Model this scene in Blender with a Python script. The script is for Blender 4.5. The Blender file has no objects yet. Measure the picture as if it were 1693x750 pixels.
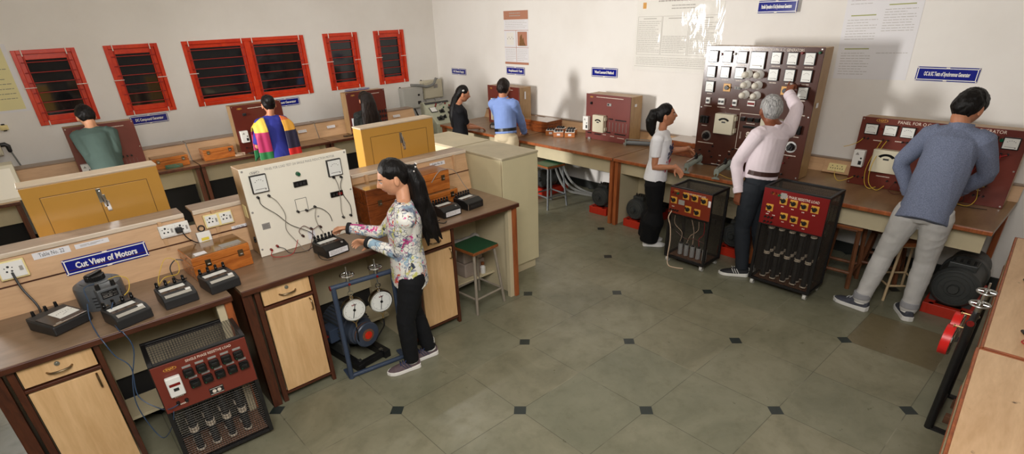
import bpy, bmesh, math, random
import numpy as np
from mathutils import Vector, Matrix, Quaternion, noise
SC = bpy.context.scene
COL = SC.collection
PI = math.pi
def V(*a): return Vector(a)
def lin(c):
    return c/12.92 if c <= .04045 else ((c+.055)/1.055)**2.4
def rgb(r, g, b): return (lin(r/255), lin(g/255), lin(b/255), 1)

# ---------------------------------------------------------------- materials
class NT:
    def __init__(s, name):
        s.m = bpy.data.materials.new(name); s.m.use_nodes = True
        s.t = s.m.node_tree; s.b = s.t.nodes['Principled BSDF']; s.out = s.t.nodes['Material Output']
    def n(s, kind, **kw):
        x = s.t.nodes.new(kind)
        for k, v in kw.items(): setattr(x, k, v)
        return x
    def l(s, a, b): s.t.links.new(a, b)
    def set(s, k, v): s.b.inputs[k].default_value = v
    def math(s, op, a, b=None, c=None):
        x = s.n('ShaderNodeMath', operation=op)
        for i, q in enumerate((a, b, c)):
            if q is None: continue
            if isinstance(q, (int, float)): x.inputs[i].default_value = q
            else: s.l(q, x.inputs[i])
        return x.outputs[0]
    def mix(s, fac, a, b, blend='MIX'):
        x = s.n('ShaderNodeMix', data_type='RGBA', blend_type=blend)
        for q, i in ((fac, 0), (a, 6), (b, 7)):
            if isinstance(q, (int, float)): x.inputs[i].default_value = q
            elif isinstance(q, tuple): x.inputs[i].default_value = q
            else: s.l(q, x.inputs[i])
        return x.outputs[2]
    def coord(s, scale=(1, 1, 1), rot=(0, 0, 0), kind='Object'):
        c = s.n('ShaderNodeTexCoord'); mp = s.n('ShaderNodeMapping')
        s.l(c.outputs[kind], mp.inputs[0])
        mp.inputs['Scale'].default_value = scale; mp.inputs['Rotation'].default_value = rot
        return mp.outputs[0]
    def noise(s, vec, scale=5, detail=4, rough=.55, dist=0):
        x = s.n('ShaderNodeTexNoise'); s.l(vec, x.inputs['Vector'])
        x.inputs['Scale'].default_value = scale; x.inputs['Detail'].default_value = detail
        x.inputs['Roughness'].default_value = rough; x.inputs['Distortion'].default_value = dist
        return x.outputs['Fac']
    def ramp(s, fac, stops, interp='LINEAR'):
        x = s.n('ShaderNodeValToRGB'); s.l(fac, x.inputs[0]); r = x.color_ramp; r.interpolation = interp
        while len(r.elements) < len(stops): r.elements.new(.5)
        for e, (p, c) in zip(r.elements, stops):
            e.position = p; e.color = c if len(c) == 4 else (*c, 1)
        return x.outputs[0]
    def bump(s, h, strength=.2, dist=.01):
        x = s.n('ShaderNodeBump'); x.inputs['Strength'].default_value = strength; x.inputs['Distance'].default_value = dist
        s.l(h, x.inputs['Height']); s.l(x.outputs[0], s.b.inputs['Normal'])
def plain(name, c, rough=.5, metal=0, var=.0, scale=6, spec=.5, bump=0, bscale=60, coat=0):
    t = NT(name); t.set('Roughness', rough); t.set('Metallic', metal); t.set('Specular IOR Level', spec)
    if coat: t.set('Coat Weight', coat)
    if var:
        f = t.noise(t.coord(), scale, 5, .6)
        a = tuple(x*(1-var) for x in c[:3])+(1,); b = tuple(min(1, x*(1+var)) for x in c[:3])+(1,)
        t.l(t.ramp(f, [(.3, a), (.7, b)]), t.b.inputs['Base Color'])
    else: t.set('Base Color', c)
    if bump: t.bump(t.noise(t.coord(), bscale, 3), bump, .003)
    return t.m
def wood(name, c1, c2, scale=(1, 1, 1), rough=.4, ring=9, coat=0, dist=1.2, spec=.5):
    t = NT(name); t.set('Roughness', rough); t.set('Specular IOR Level', spec)
    if coat: t.set('Coat Weight', coat); t.set('Coat Roughness', .15)
    v = t.coord(scale)
    f1 = t.noise(v, ring, 6, .6, dist); f2 = t.noise(v, ring*6, 3, .5)
    f = t.math('ADD', t.math('MULTIPLY', f1, .75), t.math('MULTIPLY', f2, .25))
    t.l(t.ramp(f, [(.33, c1), (.66, c2)]), t.b.inputs['Base Color'])
    return t.m
M = {}
M['wall'] = None
def mk_materials():
    t = NT('painted_wall'); t.set('Roughness', .75)
    v = t.coord()
    f = t.noise(v, 1.3, 6, .6)
    c = t.ramp(f, [(.3, rgb(227, 222, 215)), (.6, rgb(234, 230, 224))])
    st = t.ramp(t.noise(t.coord((1, 1, 6)), 3.1, 8, .75), [(.66, (0, 0, 0)), (.78, (1, 1, 1))])
    t.l(t.mix(t.math('MULTIPLY', st, .08), c, rgb(176, 160, 138)), t.b.inputs['Base Color'])
    t.bump(t.noise(v, 38, 4), .12, .004); M['wall'] = t.m
    # Kota stone floor: square slabs, dark diamond insets at every other crossing
    t = NT('kota_stone_floor'); co = t.n('ShaderNodeTexCoord'); sp = t.n('ShaderNodeSeparateXYZ'); t.l(co.outputs['Object'], sp.inputs[0])
    X = t.math('DIVIDE', t.math('SUBTRACT', sp.outputs[0], 1.181), .5535)
    Y = t.math('DIVIDE', t.math('SUBTRACT', sp.outputs[1], 2.506), .545)
    fx = t.math('ABSOLUTE', t.math('SUBTRACT', X, t.math('ROUND', X))); fy = t.math('ABSOLUTE', t.math('SUBTRACT', Y, t.math('ROUND', Y)))
    line = t.math('LESS_THAN', t.math('MINIMUM', fx, fy), .0042)
    A = t.math('MULTIPLY', t.math('ADD', X, Y), .5); B = t.math('MULTIPLY', t.math('SUBTRACT', X, Y), .5)
    fa = t.math('ABSOLUTE', t.math('SUBTRACT', A, t.math('ROUND', A))); fb = t.math('ABSOLUTE', t.math('SUBTRACT', B, t.math('ROUND', B)))
    dia = t.math('LESS_THAN', t.math('MAXIMUM', fa, fb), .048)
    cell = t.n('ShaderNodeCombineXYZ'); t.l(t.math('FLOOR', X), cell.inputs[0]); t.l(t.math('FLOOR', Y), cell.inputs[1])
    wn = t.n('ShaderNodeTexWhiteNoise'); t.l(cell.outputs[0], wn.inputs['Vector'])
    v = t.coord(); n1 = t.noise(v, 2.2, 8, .65, .6); n2 = t.noise(v, 9, 5, .7)
    c = t.ramp(n1, [(.3, rgb(110, 107, 86)), (.5, rgb(129, 125, 103)), (.72, rgb(146, 141, 119))])
    c = t.mix(t.math('MULTIPLY', wn.outputs['Value'], .5), c, rgb(112, 116, 98))
    c = t.mix(t.math('MULTIPLY', t.ramp(n2, [(.5, (0, 0, 0)), (.75, (1, 1, 1))]), .3), c, rgb(86, 81, 60))
    brown = t.math('MULTIPLY', t.math('COMPARE', t.math('FLOOR', X), 5.0, .1), t.math('COMPARE', t.math('FLOOR', Y), -4.0, .1))
    c = t.mix(t.math('MULTIPLY', brown, .6), c, rgb(104, 86, 54))
    pale = t.ramp(t.noise(v, 1.7, 4), [(.52, (0, 0, 0)), (.62, (1, 1, 1))])
    lc = t.mix(pale, rgb(66, 64, 52), rgb(150, 145, 126))
    c = t.mix(t.math('MULTIPLY', line, .65), c, lc)
    c = t.mix(dia, c, rgb(40, 48, 46))
    t.l(c, t.b.inputs['Base Color'])
    t.l(t.ramp(n2, [(.3, (.26,)*3), (.7, (.48,)*3)]), t.b.inputs['Roughness'])
    t.bump(t.math('SUBTRACT', n2, t.math('MULTIPLY', line, .8)), .08, .004); M['floor'] = t.m
    M['ceiling'] = plain('ceiling_white', rgb(225, 220, 210), .8)
    M['red_paint'] = wood('red_window_paint', rgb(196, 40, 12), rgb(222, 66, 20), (1, 1, 1), .32, 6)
    M['red_bar'] = plain('red_bar_paint', rgb(168, 40, 30), .4)
    M['white_tip'] = plain('white_fitting', rgb(235, 225, 215), .5)  # whitish colour for bar ends, short side bars and sign fixings
    t = NT('dark_window_glass'); t.set('Base Color', (.012, .012, .014, 1)); t.set('Roughness', .06); t.set('Specular IOR Level', .5); M['glass'] = t.m
    M['beech'] = wood('beech_laminate', rgb(206, 163, 112), rgb(228, 188, 138), (5, 5, .6), .42, 3.2, dist=.8)
    M['beech_h'] = wood('beech_laminate_board', rgb(192, 152, 112), rgb(212, 172, 130), (.6, 5, 5), .45, 3.2, dist=.8)
    M['trim'] = wood('dark_brown_lipping', rgb(56, 27, 17), rgb(88, 46, 28), (.7, 6, 6), .33, 5)
    M['trim_v'] = wood('dark_brown_post', rgb(58, 28, 18), rgb(92, 48, 28), (6, 6, .7), .35, 5)
    M['redwood_v'] = wood('reddish_post', rgb(130, 66, 34), rgb(176, 98, 52), (6, 6, .7), .36, 4)
    M['redwood_h'] = wood('reddish_lipping', rgb(126, 62, 32), rgb(172, 94, 50), (6, .7, 6), .34, 4)
    M['top_near'] = wood('brown_laminate_top', rgb(116, 94, 72), rgb(140, 114, 90), (.8, 4, 4), .3, 4, dist=.6)
    M['top_b'] = wood('umber_laminate_top', rgb(122, 92, 64), rgb(146, 114, 82), (4, .8, 4), .3, 3, dist=.6)
    M['top_c'] = wood('pale_worn_top', rgb(196, 158, 118), rgb(222, 186, 146), (.8, 4, 4), .4, 3, dist=.6)
    nt = M['top_c'].node_tree; b = nt.nodes['Principled BSDF']; lk = b.inputs['Base Color'].links[0]; src = lk.from_socket
    tc = nt.nodes.new('ShaderNodeTexCoord'); nz = nt.nodes.new('ShaderNodeTexNoise'); nz.inputs['Scale'].default_value = 16; nz.inputs['Detail'].default_value = 3; nt.links.new(tc.outputs['Object'], nz.inputs['Vector'])
    rp = nt.nodes.new('ShaderNodeValToRGB'); rp.color_ramp.elements[0].position = .70; rp.color_ramp.elements[1].position = .76; nt.links.new(nz.outputs['Fac'], rp.inputs[0])
    mx = nt.nodes.new('ShaderNodeMix'); mx.data_type = 'RGBA'; nt.links.new(rp.outputs[0], mx.inputs[0]); nt.links.new(src, mx.inputs[6]); mx.inputs[7].default_value = rgb(92, 66, 46); nt.links.new(mx.outputs[2], b.inputs['Base Color'])
    M['shelf'] = wood('grey_brown_shelf', rgb(132, 110, 92), rgb(168, 146, 126), (.5, 5, 5), .32, 4)
    M['shelf_pale'] = wood('whitish_shelf_lip', rgb(196, 178, 156), rgb(226, 210, 190), (.5, 5, 5), .35, 4)
    M['cream'] = plain('cream_board', rgb(206, 192, 158), .5, var=.07, scale=3)
    M['steel_cream'] = plain('cream_painted_steel', rgb(212, 201, 164), .38, var=.05, scale=2.5)
    M['ochre'] = plain('ochre_gloss_paint', rgb(190, 142, 66), .24, var=.04, scale=2)
    M['ochre_dark'] = plain('door_gap', rgb(80, 54, 20), .6)
    M['ochre_top_lit'] = plain('ochre_top_painted_sheen', rgb(198, 178, 152), .3, var=.1, scale=5)  # ochre top lightened to paint in the light it reflects
    M['blue_sign'] = plain('blue_enamel', rgb(20, 30, 130), .13)
    M['white'] = plain('white_plastic', rgb(232, 230, 224), .35)
    M['paper'] = plain('white_paper', rgb(226, 224, 226), .6)
    M['paper_warm'] = plain('warm_paper', rgb(228, 224, 216), .6)
    M['paper_yellow'] = plain('pale_yellow_paper', rgb(226, 216, 160), .6)
    M['ink'] = plain('grey_ink', rgb(120, 116, 112), .7)
    M['ink_faint'] = plain('faint_ink', rgb(172, 166, 158), .7)
    M['ink_dark'] = plain('black_ink', rgb(44, 42, 46), .6)
    M['terracotta'] = plain('terracotta_ink', rgb(178, 122, 96), .6)
    M['ink_green'] = plain('olive_ink', rgb(160, 164, 92), .7)
    M['maroon'] = plain('maroon_hammer_paint', rgb(96, 40, 30), .26, var=.08, scale=3)
    M['maroon_big'] = plain('dark_maroon_enamel', rgb(74, 40, 31), .22, var=.08, scale=2)
    M['maroon_oc'] = plain('brick_maroon_enamel', rgb(104, 44, 34), .3, var=.07, scale=3)
    M['maroon_pink'] = plain('faded_maroon', rgb(114, 58, 52), .3, var=.1, scale=3)
    M['load_red'] = plain('crimson_enamel', rgb(118, 10, 13), .35)
    M['cab_top'] = plain('dusty_cream_top', rgb(176, 164, 136), .5, var=.1, scale=6)
    M['load_dull'] = plain('dull_rust_enamel', rgb(112, 44, 32), .38, var=.05)
    M['load_rust'] = plain('rust_enamel', rgb(122, 44, 26), .35, var=.05)
    M['tan_side'] = wood('tan_ply_side', rgb(150, 116, 76), rgb(176, 142, 98), (3, 3, .8), .4, 3)
    M['panel_white'] = plain('white_panel', rgb(236, 230, 214), .4, var=.015)
    M['box_wood'] = wood('varnished_box_wood', rgb(150, 78, 28), rgb(204, 122, 52), (.9, 5, 5), .25, 4, .5)
    M['box_wood_dark'] = wood('dark_varnished_wood', rgb(92, 44, 18), rgb(148, 76, 32), (.9, 5, 5), .25, 4, .5)
    M['box_lid'] = wood('brown_glossy_lid', rgb(112, 78, 42), rgb(140, 102, 60), (.9, 4, 4), .12, 4, .7)
    M['black'] = plain('black_bakelite', rgb(24, 23, 23), .35)
    M['black_metal'] = plain('black_steel', rgb(22, 21, 22), .42)
    M['black_gloss'] = plain('glossy_black', rgb(16, 16, 17), .16)
    M['charcoal'] = plain('charcoal_plastic', rgb(38, 38, 39), .4)
    M['grey_blue'] = plain('slate_machine_paint', rgb(74, 78, 84), .4, var=.08)
    M['grey_var'] = plain('grey_hammer_paint', rgb(84, 86, 88), .36, var=.06, scale=30)
    M['chrome'] = plain('chrome', (.75, .75, .74, 1), .16, 1)
    M['steel'] = plain('dull_steel', (.5, .5, .48, 1), .36, 1)
    M['brass'] = plain('brass', (.62, .44, .2, 1), .3, 1)
    M['bronze'] = plain('bronze_pull', (.3, .22, .13, 1), .32, 1)
    M['blue_frame'] = plain('blue_grey_frame_paint', rgb(54, 66, 86), .4, var=.1, scale=12)
    M['motor'] = plain('dark_motor_paint', rgb(58, 60, 59), .4, var=.2, scale=8)
    M['motor_blue'] = plain('blue_grey_motor', rgb(60, 68, 82), .38, var=.12, scale=8)
    M['red_base'] = plain('red_base_paint', rgb(186, 44, 22), .42, var=.15, scale=7)
    M['red_bright'] = plain('bright_red_rim', rgb(222, 30, 26), .35)
    M['orange_hub'] = plain('red_orange_hub', rgb(206, 44, 22), .45, var=.2, scale=30)
    M['stool_green'] = plain('green_rexine', rgb(44, 84, 56), .42, var=.1, scale=9)
    M['stool_edge'] = wood('stool_edge_wood', rgb(116, 62, 30), rgb(156, 92, 48), (4, 4, 4), .4, 4)
    M['stool_metal'] = plain('grey_painted_tube', rgb(142, 132, 118), .4, var=.1, scale=20)
    M['stool_metal2'] = plain('steel_tube_grey', rgb(120, 124, 126), .32, .4)
    M['stool_wood'] = wood('brown_stool_wood', rgb(92, 56, 36), rgb(128, 82, 54), (4, 4, 1), .45, 4)
    M['stool_cream'] = plain('cream_tube', rgb(196, 170, 132), .4)
    M['green_box'] = plain('sage_green_steel', rgb(172, 174, 152), .4, var=.05)
    M['grey_box'] = plain('light_grey_steel', rgb(176, 174, 166), .4)
    M['ivory'] = plain('ivory_socket_box', rgb(232, 214, 152), .42)
    M['cable_grey'] = plain('grey_conduit', rgb(128, 128, 124), .5)
    M['w_black'] = plain('black_wire', rgb(22, 22, 24), .45)
    M['w_red'] = plain('red_wire', rgb(176, 30, 34), .42)
    M['w_yellow'] = plain('yellow_wire', rgb(206, 170, 54), .42)
    M['w_blue'] = plain('blue_wire', rgb(50, 72, 100), .42)
    M['w_grey'] = plain('grey_wire', rgb(140, 134, 124), .45)
    M['w_brown'] = plain('brown_wire', rgb(98, 52, 42), .45)
    M['w_pale'] = plain('pale_wire', rgb(214, 186, 160), .45)
    M['w_green'] = plain('green_wire', rgb(76, 120, 96), .45)
    M['orange_plate'] = plain('amber_switch_plate', rgb(212, 154, 62), .36)
    M['green_lamp'] = plain('green_lamp_lens', rgb(18, 84, 56), .2)
    M['red_lamp'] = plain('red_lamp_lens', rgb(120, 20, 18), .2)
    M['bulb'] = plain('white_lamp_glass', rgb(226, 220, 206), .18)
    M['beige_meter'] = plain('beige_instrument_case', rgb(204, 196, 172), .36)
    M['skin'] = None
    M['kraft'] = plain('kraft_bundle', rgb(158, 142, 130), .7, var=.12)
    M['orange_stripe'] = plain('orange_band', rgb(208, 118, 48), .6)
    M['logo_gold'] = plain('gold_lettering', rgb(206, 150, 62), .4)
    M['letter'] = plain('cream_lettering', rgb(228, 214, 198), .5)
    M['letter_grey'] = plain('grey_lettering', rgb(150, 146, 140), .5)
    M['strip_dark'] = plain('dark_meter_strip', rgb(60, 46, 40), .2)
    M['meter_face'] = plain('meter_scale_white', rgb(226, 226, 220), .25)
    M['can'] = plain('aluminium_can', rgb(196, 196, 194), .3, .25)
    M['ceramic'] = plain('grey_ceramic', rgb(34, 34, 35), .4)
    M['ring_white'] = plain('white_ring', rgb(214, 198, 176), .4)
    M['resist_green'] = plain('rheostat_green_grey', rgb(130, 136, 126), .4, var=.1, scale=30)
    M['rust'] = plain('rusty_base', rgb(110, 74, 52), .7, var=.2, scale=20)
    M['caster'] = plain('white_caster', rgb(204, 202, 196), .4)
    M['mesh_wire'] = plain('mesh_wire', rgb(58, 52, 46), .4, .2)
    M['skirting'] = plain('dark_skirting_stone', rgb(44, 46, 44), .35)
    M['under_shade'] = plain('painted_under_shade', rgb(26, 24, 22), .8)  # near-black that paints the shade under desks and benches
    # plastic poster sleeve
    t = NT('clear_poster_sleeve'); tr = t.n('ShaderNodeBsdfTransparent'); gl = t.n('ShaderNodeBsdfGlossy'); mx = t.n('ShaderNodeMixShader')
    gl.inputs['Roughness'].default_value = .1
    fr = t.n('ShaderNodeFresnel'); fr.inputs[0].default_value = 1.45
    bp = t.n('ShaderNodeBump'); bp.inputs['Strength'].default_value = .55; bp.inputs['Distance'].default_value = .05
    t.l(t.noise(t.coord((1, 1, .5)), 3.4, 3, .5, .9), bp.inputs['Height']); t.l(bp.outputs[0], gl.inputs['Normal'])
    t.l(t.math('MULTIPLY', fr.outputs[0], .7), mx.inputs[0]); t.l(tr.outputs[0], mx.inputs[1]); t.l(gl.outputs[0], mx.inputs[2]); t.l(mx.outputs[0], t.out.inputs[0])
    M['sleeve'] = t.m
mk_materials()

# ---------------------------------------------------------------- mesh builder
def frame_for(d):
    d = d.normalized(); a = Vector((0, 0, 1)) if abs(d.z) < .9 else Vector((1, 0, 0))
    s = d.cross(a).normalized(); return s, s.cross(d).normalized()
class MB:
    def __init__(s): s.v = []; s.f = []; s.mi = []; s.cur = 0; s.X = Matrix()
    def at(s, loc=(0, 0, 0), rz=0, rx=0, ry=0):
        s.X = Matrix.Translation(loc) @ Matrix.Rotation(rz, 4, 'Z') @ Matrix.Rotation(ry, 4, 'Y') @ Matrix.Rotation(rx, 4, 'X'); return s
    def add(s, vs, fs):
        o = len(s.v); s.v += [tuple(s.X @ Vector(p)) for p in vs]; s.f += [tuple(i+o for i in f) for f in fs]; s.mi += [s.cur]*len(fs); return s
    def box(s, x0, y0, z0, x1, y1, z1):
        return s.add([(x0, y0, z0), (x1, y0, z0), (x1, y1, z0), (x0, y1, z0), (x0, y0, z1), (x1, y0, z1), (x1, y1, z1), (x0, y1, z1)],
                     [(0, 3, 2, 1), (4, 5, 6, 7), (0, 1, 5, 4), (1, 2, 6, 5), (2, 3, 7, 6), (3, 0, 4, 7)])
    def cbox(s, c, sz):
        return s.box(c[0]-sz[0]/2, c[1]-sz[1]/2, c[2]-sz[2]/2, c[0]+sz[0]/2, c[1]+sz[1]/2, c[2]+sz[2]/2)
    def prism(s, poly, axis, a, b):
        n = len(poly)
        def P(q, h): return {'x': (h, q[0], q[1]), 'y': (q[0], h, q[1]), 'z': (q[0], q[1], h)}[axis]
        vs = [P(q, a) for q in poly]+[P(q, b) for q in poly]
        return s.add(vs, [tuple(range(n))[::-1], tuple(range(n, 2*n))]+[(i, (i+1) % n, n+(i+1) % n, n+i) for i in range(n)])
    def cyl(s, p0, p1, r0, r1=None, n=16):
        r1 = r0 if r1 is None else r1; p0 = Vector(p0); p1 = Vector(p1); a, b = frame_for(p1-p0)
        vs = []
        for p, r in ((p0, r0), (p1, r1)):
            for i in range(n):
                t = 2*PI*i/n; vs.append(p+a*(r*math.cos(t))+b*(r*math.sin(t)))
        return s.add(vs, [tuple(range(n))[::-1], tuple(range(n, 2*n))]+[(i, (i+1) % n, n+(i+1) % n, n+i) for i in range(n)])
    def lathe(s, prof, o=(0, 0, 0), d=(0, 0, 1), n=24):
        o = Vector(o); d = Vector(d).normalized(); a, b = frame_for(d); vs = []; fs = []
        for r, h in prof:
            for i in range(n):
                t = 2*PI*i/n; vs.append(o+d*h+a*(r*math.cos(t))+b*(r*math.sin(t)))
        m = len(prof)
        for k in range(m-1):
            for i in range(n):
                j = (i+1) % n; fs.append((k*n+i, k*n+j, (k+1)*n+j, (k+1)*n+i))
        fs.append(tuple(range(n))[::-1]); fs.append(tuple(range((m-1)*n, m*n)))
        return s.add(vs, fs)
    def torus(s, c, d, R, r, n=28, m=8, a0=0, a1=2*PI):
        c = Vector(c); d = Vector(d).normalized(); a, b = frame_for(d); vs = []; fs = []; full = abs(a1-a0-2*PI) < 1e-6
        N = n if full else n+1
        for i in range(N):
            t = a0+(a1-a0)*i/n; e = a*math.cos(t)+b*math.sin(t)
            for k in range(m):
                u = 2*PI*k/m; vs.append(c+e*(R+r*math.cos(u))+d*(r*math.sin(u)))
        for i in range(n):
            i2 = (i+1) % N
            for k in range(m): fs.append((i*m+k, i2*m+k, i2*m+(k+1) % m, i*m+(k+1) % m))
        if not full: fs.append(tuple(range(m))); fs.append(tuple(range((N-1)*m, N*m))[::-1])
        return s.add(vs, fs)
    def tube(s, pts, r, n=7, smooth=5):
        P = [Vector(p) for p in pts]
        if smooth and len(P) > 2:
            Q = []
            for i in range(len(P)-1):
                p0 = P[max(i-1, 0)]; p1 = P[i]; p2 = P[i+1]; p3 = P[min(i+2, len(P)-1)]
                for k in range(smooth):
                    t = k/smooth; Q.append(.5*((2*p1)+(p2-p0)*t+(2*p0-5*p1+4*p2-p3)*t*t+(3*p1-p0-3*p2+p3)*t**3))
            P = Q+[P[-1]]
        return s.chain(P, [r]*len(P), n, cap=False)
    def chain(s, P, R, n=14, cap=True, side=None):
        """closed tube through P; R scalar or (a,b) with a along `side`"""
        P = [Vector(p) for p in P]; R = [(q, q) if not isinstance(q, tuple) else q for q in R]
        T = []
        for i in range(len(P)):
            d = (P[min(i+1, len(P)-1)]-P[max(i-1, 0)])
            T.append(d.normalized() if d.length > 1e-9 else Vector((0, 0, 1)))
        if cap:
            P2 = []; R2 = []; T2 = []
            for k in (.97, .75, .4):
                h = math.sqrt(1-k*k) if k < 1 else 0
                P2.append(P[0]-T[0]*min(R[0])*k); R2.append((R[0][0]*h, R[0][1]*h)); T2.append(T[0])
            P2 += P; R2 += R; T2 += T
            for k in (.4, .75, .97):
                h = math.sqrt(1-k*k); P2.append(P[-1]+T[-1]*min(R[-1])*k); R2.append((R[-1][0]*h, R[-1][1]*h)); T2.append(T[-1])
            P, R, T = P2, R2, T2
        vs = []; fs = []
        if side is None: a, b = frame_for(T[0])
        else: a = Vector(side)
        for i in range(len(P)):
            if side is not None: a = Vector(side)
            a = (a-T[i]*a.dot(T[i]));
            if a.length < 1e-6: a = frame_for(T[i])[0]
            a.normalize(); b = T[i].cross(a)
            for k in range(n):
                t = 2*PI*k/n; vs.append(P[i]+a*(R[i][0]*math.cos(t))+b*(R[i][1]*math.sin(t)))
        for i in range(len(P)-1):
            for k in range(n):
                j = (k+1) % n; fs.append((i*n+k, i*n+j, (i+1)*n+j, (i+1)*n+k))
        fs.append(tuple(range(n))[::-1]); m = len(P)-1; fs.append(tuple(range(m*n, m*n+n)))
        return s.add(vs, fs)
    def ellip(s, c, r, rot=None, nu=20, nv=12):
        c = Vector(c); vs = []; fs = []
        for j in range(1, nv):
            ph = PI*j/nv
            for i in range(nu):
                t = 2*PI*i/nu; p = Vector((r[0]*math.sin(ph)*math.cos(t), r[1]*math.sin(ph)*math.sin(t), r[2]*math.cos(ph)))
                if rot is not None: p = rot @ p
                vs.append(c+p)
        top = Vector((0, 0, r[2])); 
        if rot is not None: top = rot @ top
        vs += [c+top, c-top]; k = len(vs)
        for j in range(nv-2):
            for i in range(nu): fs.append((j*nu+i, (j+1)*nu+i, (j+1)*nu+(i+1) % nu, j*nu+(i+1) % nu))
        for i in range(nu): fs.append((k-2, i, (i+1) % nu)); fs.append((k-1, (nv-2)*nu+(i+1) % nu, (nv-2)*nu+i))
        return s.add(vs, fs)
    def mesh(s, name):
        me = bpy.data.meshes.new(name); me.from_pydata(s.v, [], s.f)
        bm = bmesh.new(); bm.from_mesh(me); bmesh.ops.recalc_face_normals(bm, faces=bm.faces); bm.to_mesh(me); bm.free()
        return me
    def build(s, name, mat, parent=None, bevel=0, smooth=False):
        me = s.mesh(name); o = bpy.data.objects.new(name, me); COL.objects.link(o)
        for m in (mat if isinstance(mat, (list, tuple)) else [mat]): me.materials.append(m)
        if isinstance(mat, (list, tuple)): me.polygons.foreach_set('material_index', s.mi)
        if smooth:
            me.polygons.foreach_set('use_smooth', [True]*len(me.polygons))
            try: me.set_sharp_from_angle(angle=math.radians(38))
            except Exception: pass
        if bevel:
            md = o.modifiers.new('bevel', 'BEVEL'); md.width = bevel; md.segments = 2; md.limit_method = 'ANGLE'; md.angle_limit = math.radians(40)
        if parent is not None: o.parent = parent
        return o
def each(mb, name, mat, parent, **k):
    """one part per connected piece"""
    par = list(range(len(mb.v)))
    def find(i):
        while par[i] != i: par[i] = par[par[i]]; i = par[i]
        return i
    for f in mb.f:
        for j in f[1:]: par[find(j)] = find(f[0])
    groups = {}
    for i in range(len(mb.v)): groups.setdefault(find(i), []).append(i)
    for ids in groups.values():
        ix = {q: n for n, q in enumerate(ids)}; q = MB(); q.v = [mb.v[i] for i in ids]; q.f = [tuple(ix[j] for j in f) for f in mb.f if f[0] in ix]; q.mi = [0]*len(q.f); q.build(name, mat, parent, **k)
def tag(o, label, cat, group=None, kind=None):
    o['label'] = label; o['category'] = cat
    if group: o['group'] = group
    if kind: o['kind'] = kind
    return o
def thing(name, label, cat, loc=(0, 0, 0), rz=0, group=None):
    o = bpy.data.objects.new(name, None); COL.objects.link(o); o.empty_display_size = .05
    o.location = loc; o.rotation_euler = (0, 0, rz); return tag(o, label, cat, group)
def struct(name, mb, mat, **k):
    o = mb.build(name, mat, **k); o['kind'] = 'structure'; return o
def copy_tree(o, parent=None):
    c = o.copy(); COL.objects.link(c)
    if parent is not None: c.parent = parent
    for ch in o.children: copy_tree(ch, c)
    return c
def dup(root, loc, rz, label, group=None):
    c = copy_tree(root); c.location = loc; c.rotation_euler = (0, 0, rz); c['label'] = label
    if group: c['group'] = group
    return c
def text(s, size, mat, parent, loc, rot=(PI/2, 0, 0), width=None, name='lettering', ext=.0006, align='CENTER', squash=None, bold=0):
    cu = bpy.data.curves.new('t', 'FONT'); cu.body = s; cu.size = size; cu.align_x = align; cu.align_y = 'CENTER'; cu.extrude = ext; cu.resolution_u = 2; cu.offset = bold
    o = bpy.data.objects.new('t', cu); COL.objects.link(o)
    dg = bpy.context.evaluated_depsgraph_get(); dg.update()
    me = bpy.data.meshes.new_from_object(o.evaluated_get(dg)); bpy.data.objects.remove(o); bpy.data.curves.remove(cu)
    n = len(me.vertices); a = np.empty(n*3); me.vertices.foreach_get('co', a); a = a.reshape(-1, 3)
    if width and n:
        w = a[:, 0].max()-a[:, 0].min(); a[:, 0] *= width/w
    me.vertices.foreach_set('co', a.ravel()); me.name = name
    me.materials.clear(); me.materials.append(mat)
    ob = bpy.data.objects.new(name, me); COL.objects.link(ob); ob.parent = parent; ob.location = loc; ob.rotation_euler = rot
    return ob
def wire(label, pts, r, mat, name='cable', cat='cable', group=None, plug0=None, plug1=None, smooth=6):
    """a loose lead, optional plug bodies at either end"""
    p0 = Vector(pts[0]); mb = MB(); mb.tube([Vector(p)-p0 for p in pts], r, 6, smooth)
    if plug0 or plug1:
        t = thing(name, label, cat, p0, 0, group); mb.build('flex', mat, t, smooth=True)
        for on, i, j in ((plug0, 0, 1), (plug1, -1, -2)):
            if on:
                a = Vector(pts[i])-p0; d = (Vector(pts[j])-Vector(pts[i])).normalized()
                q = MB(); q.cyl(a, a+d*.03, r*2.4, r*1.6, 10); q.build('plug', on, t, smooth=True)
        return t
    o = mb.build(name, mat, smooth=True); o.location = p0; return tag(o, label, cat, group)

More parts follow.
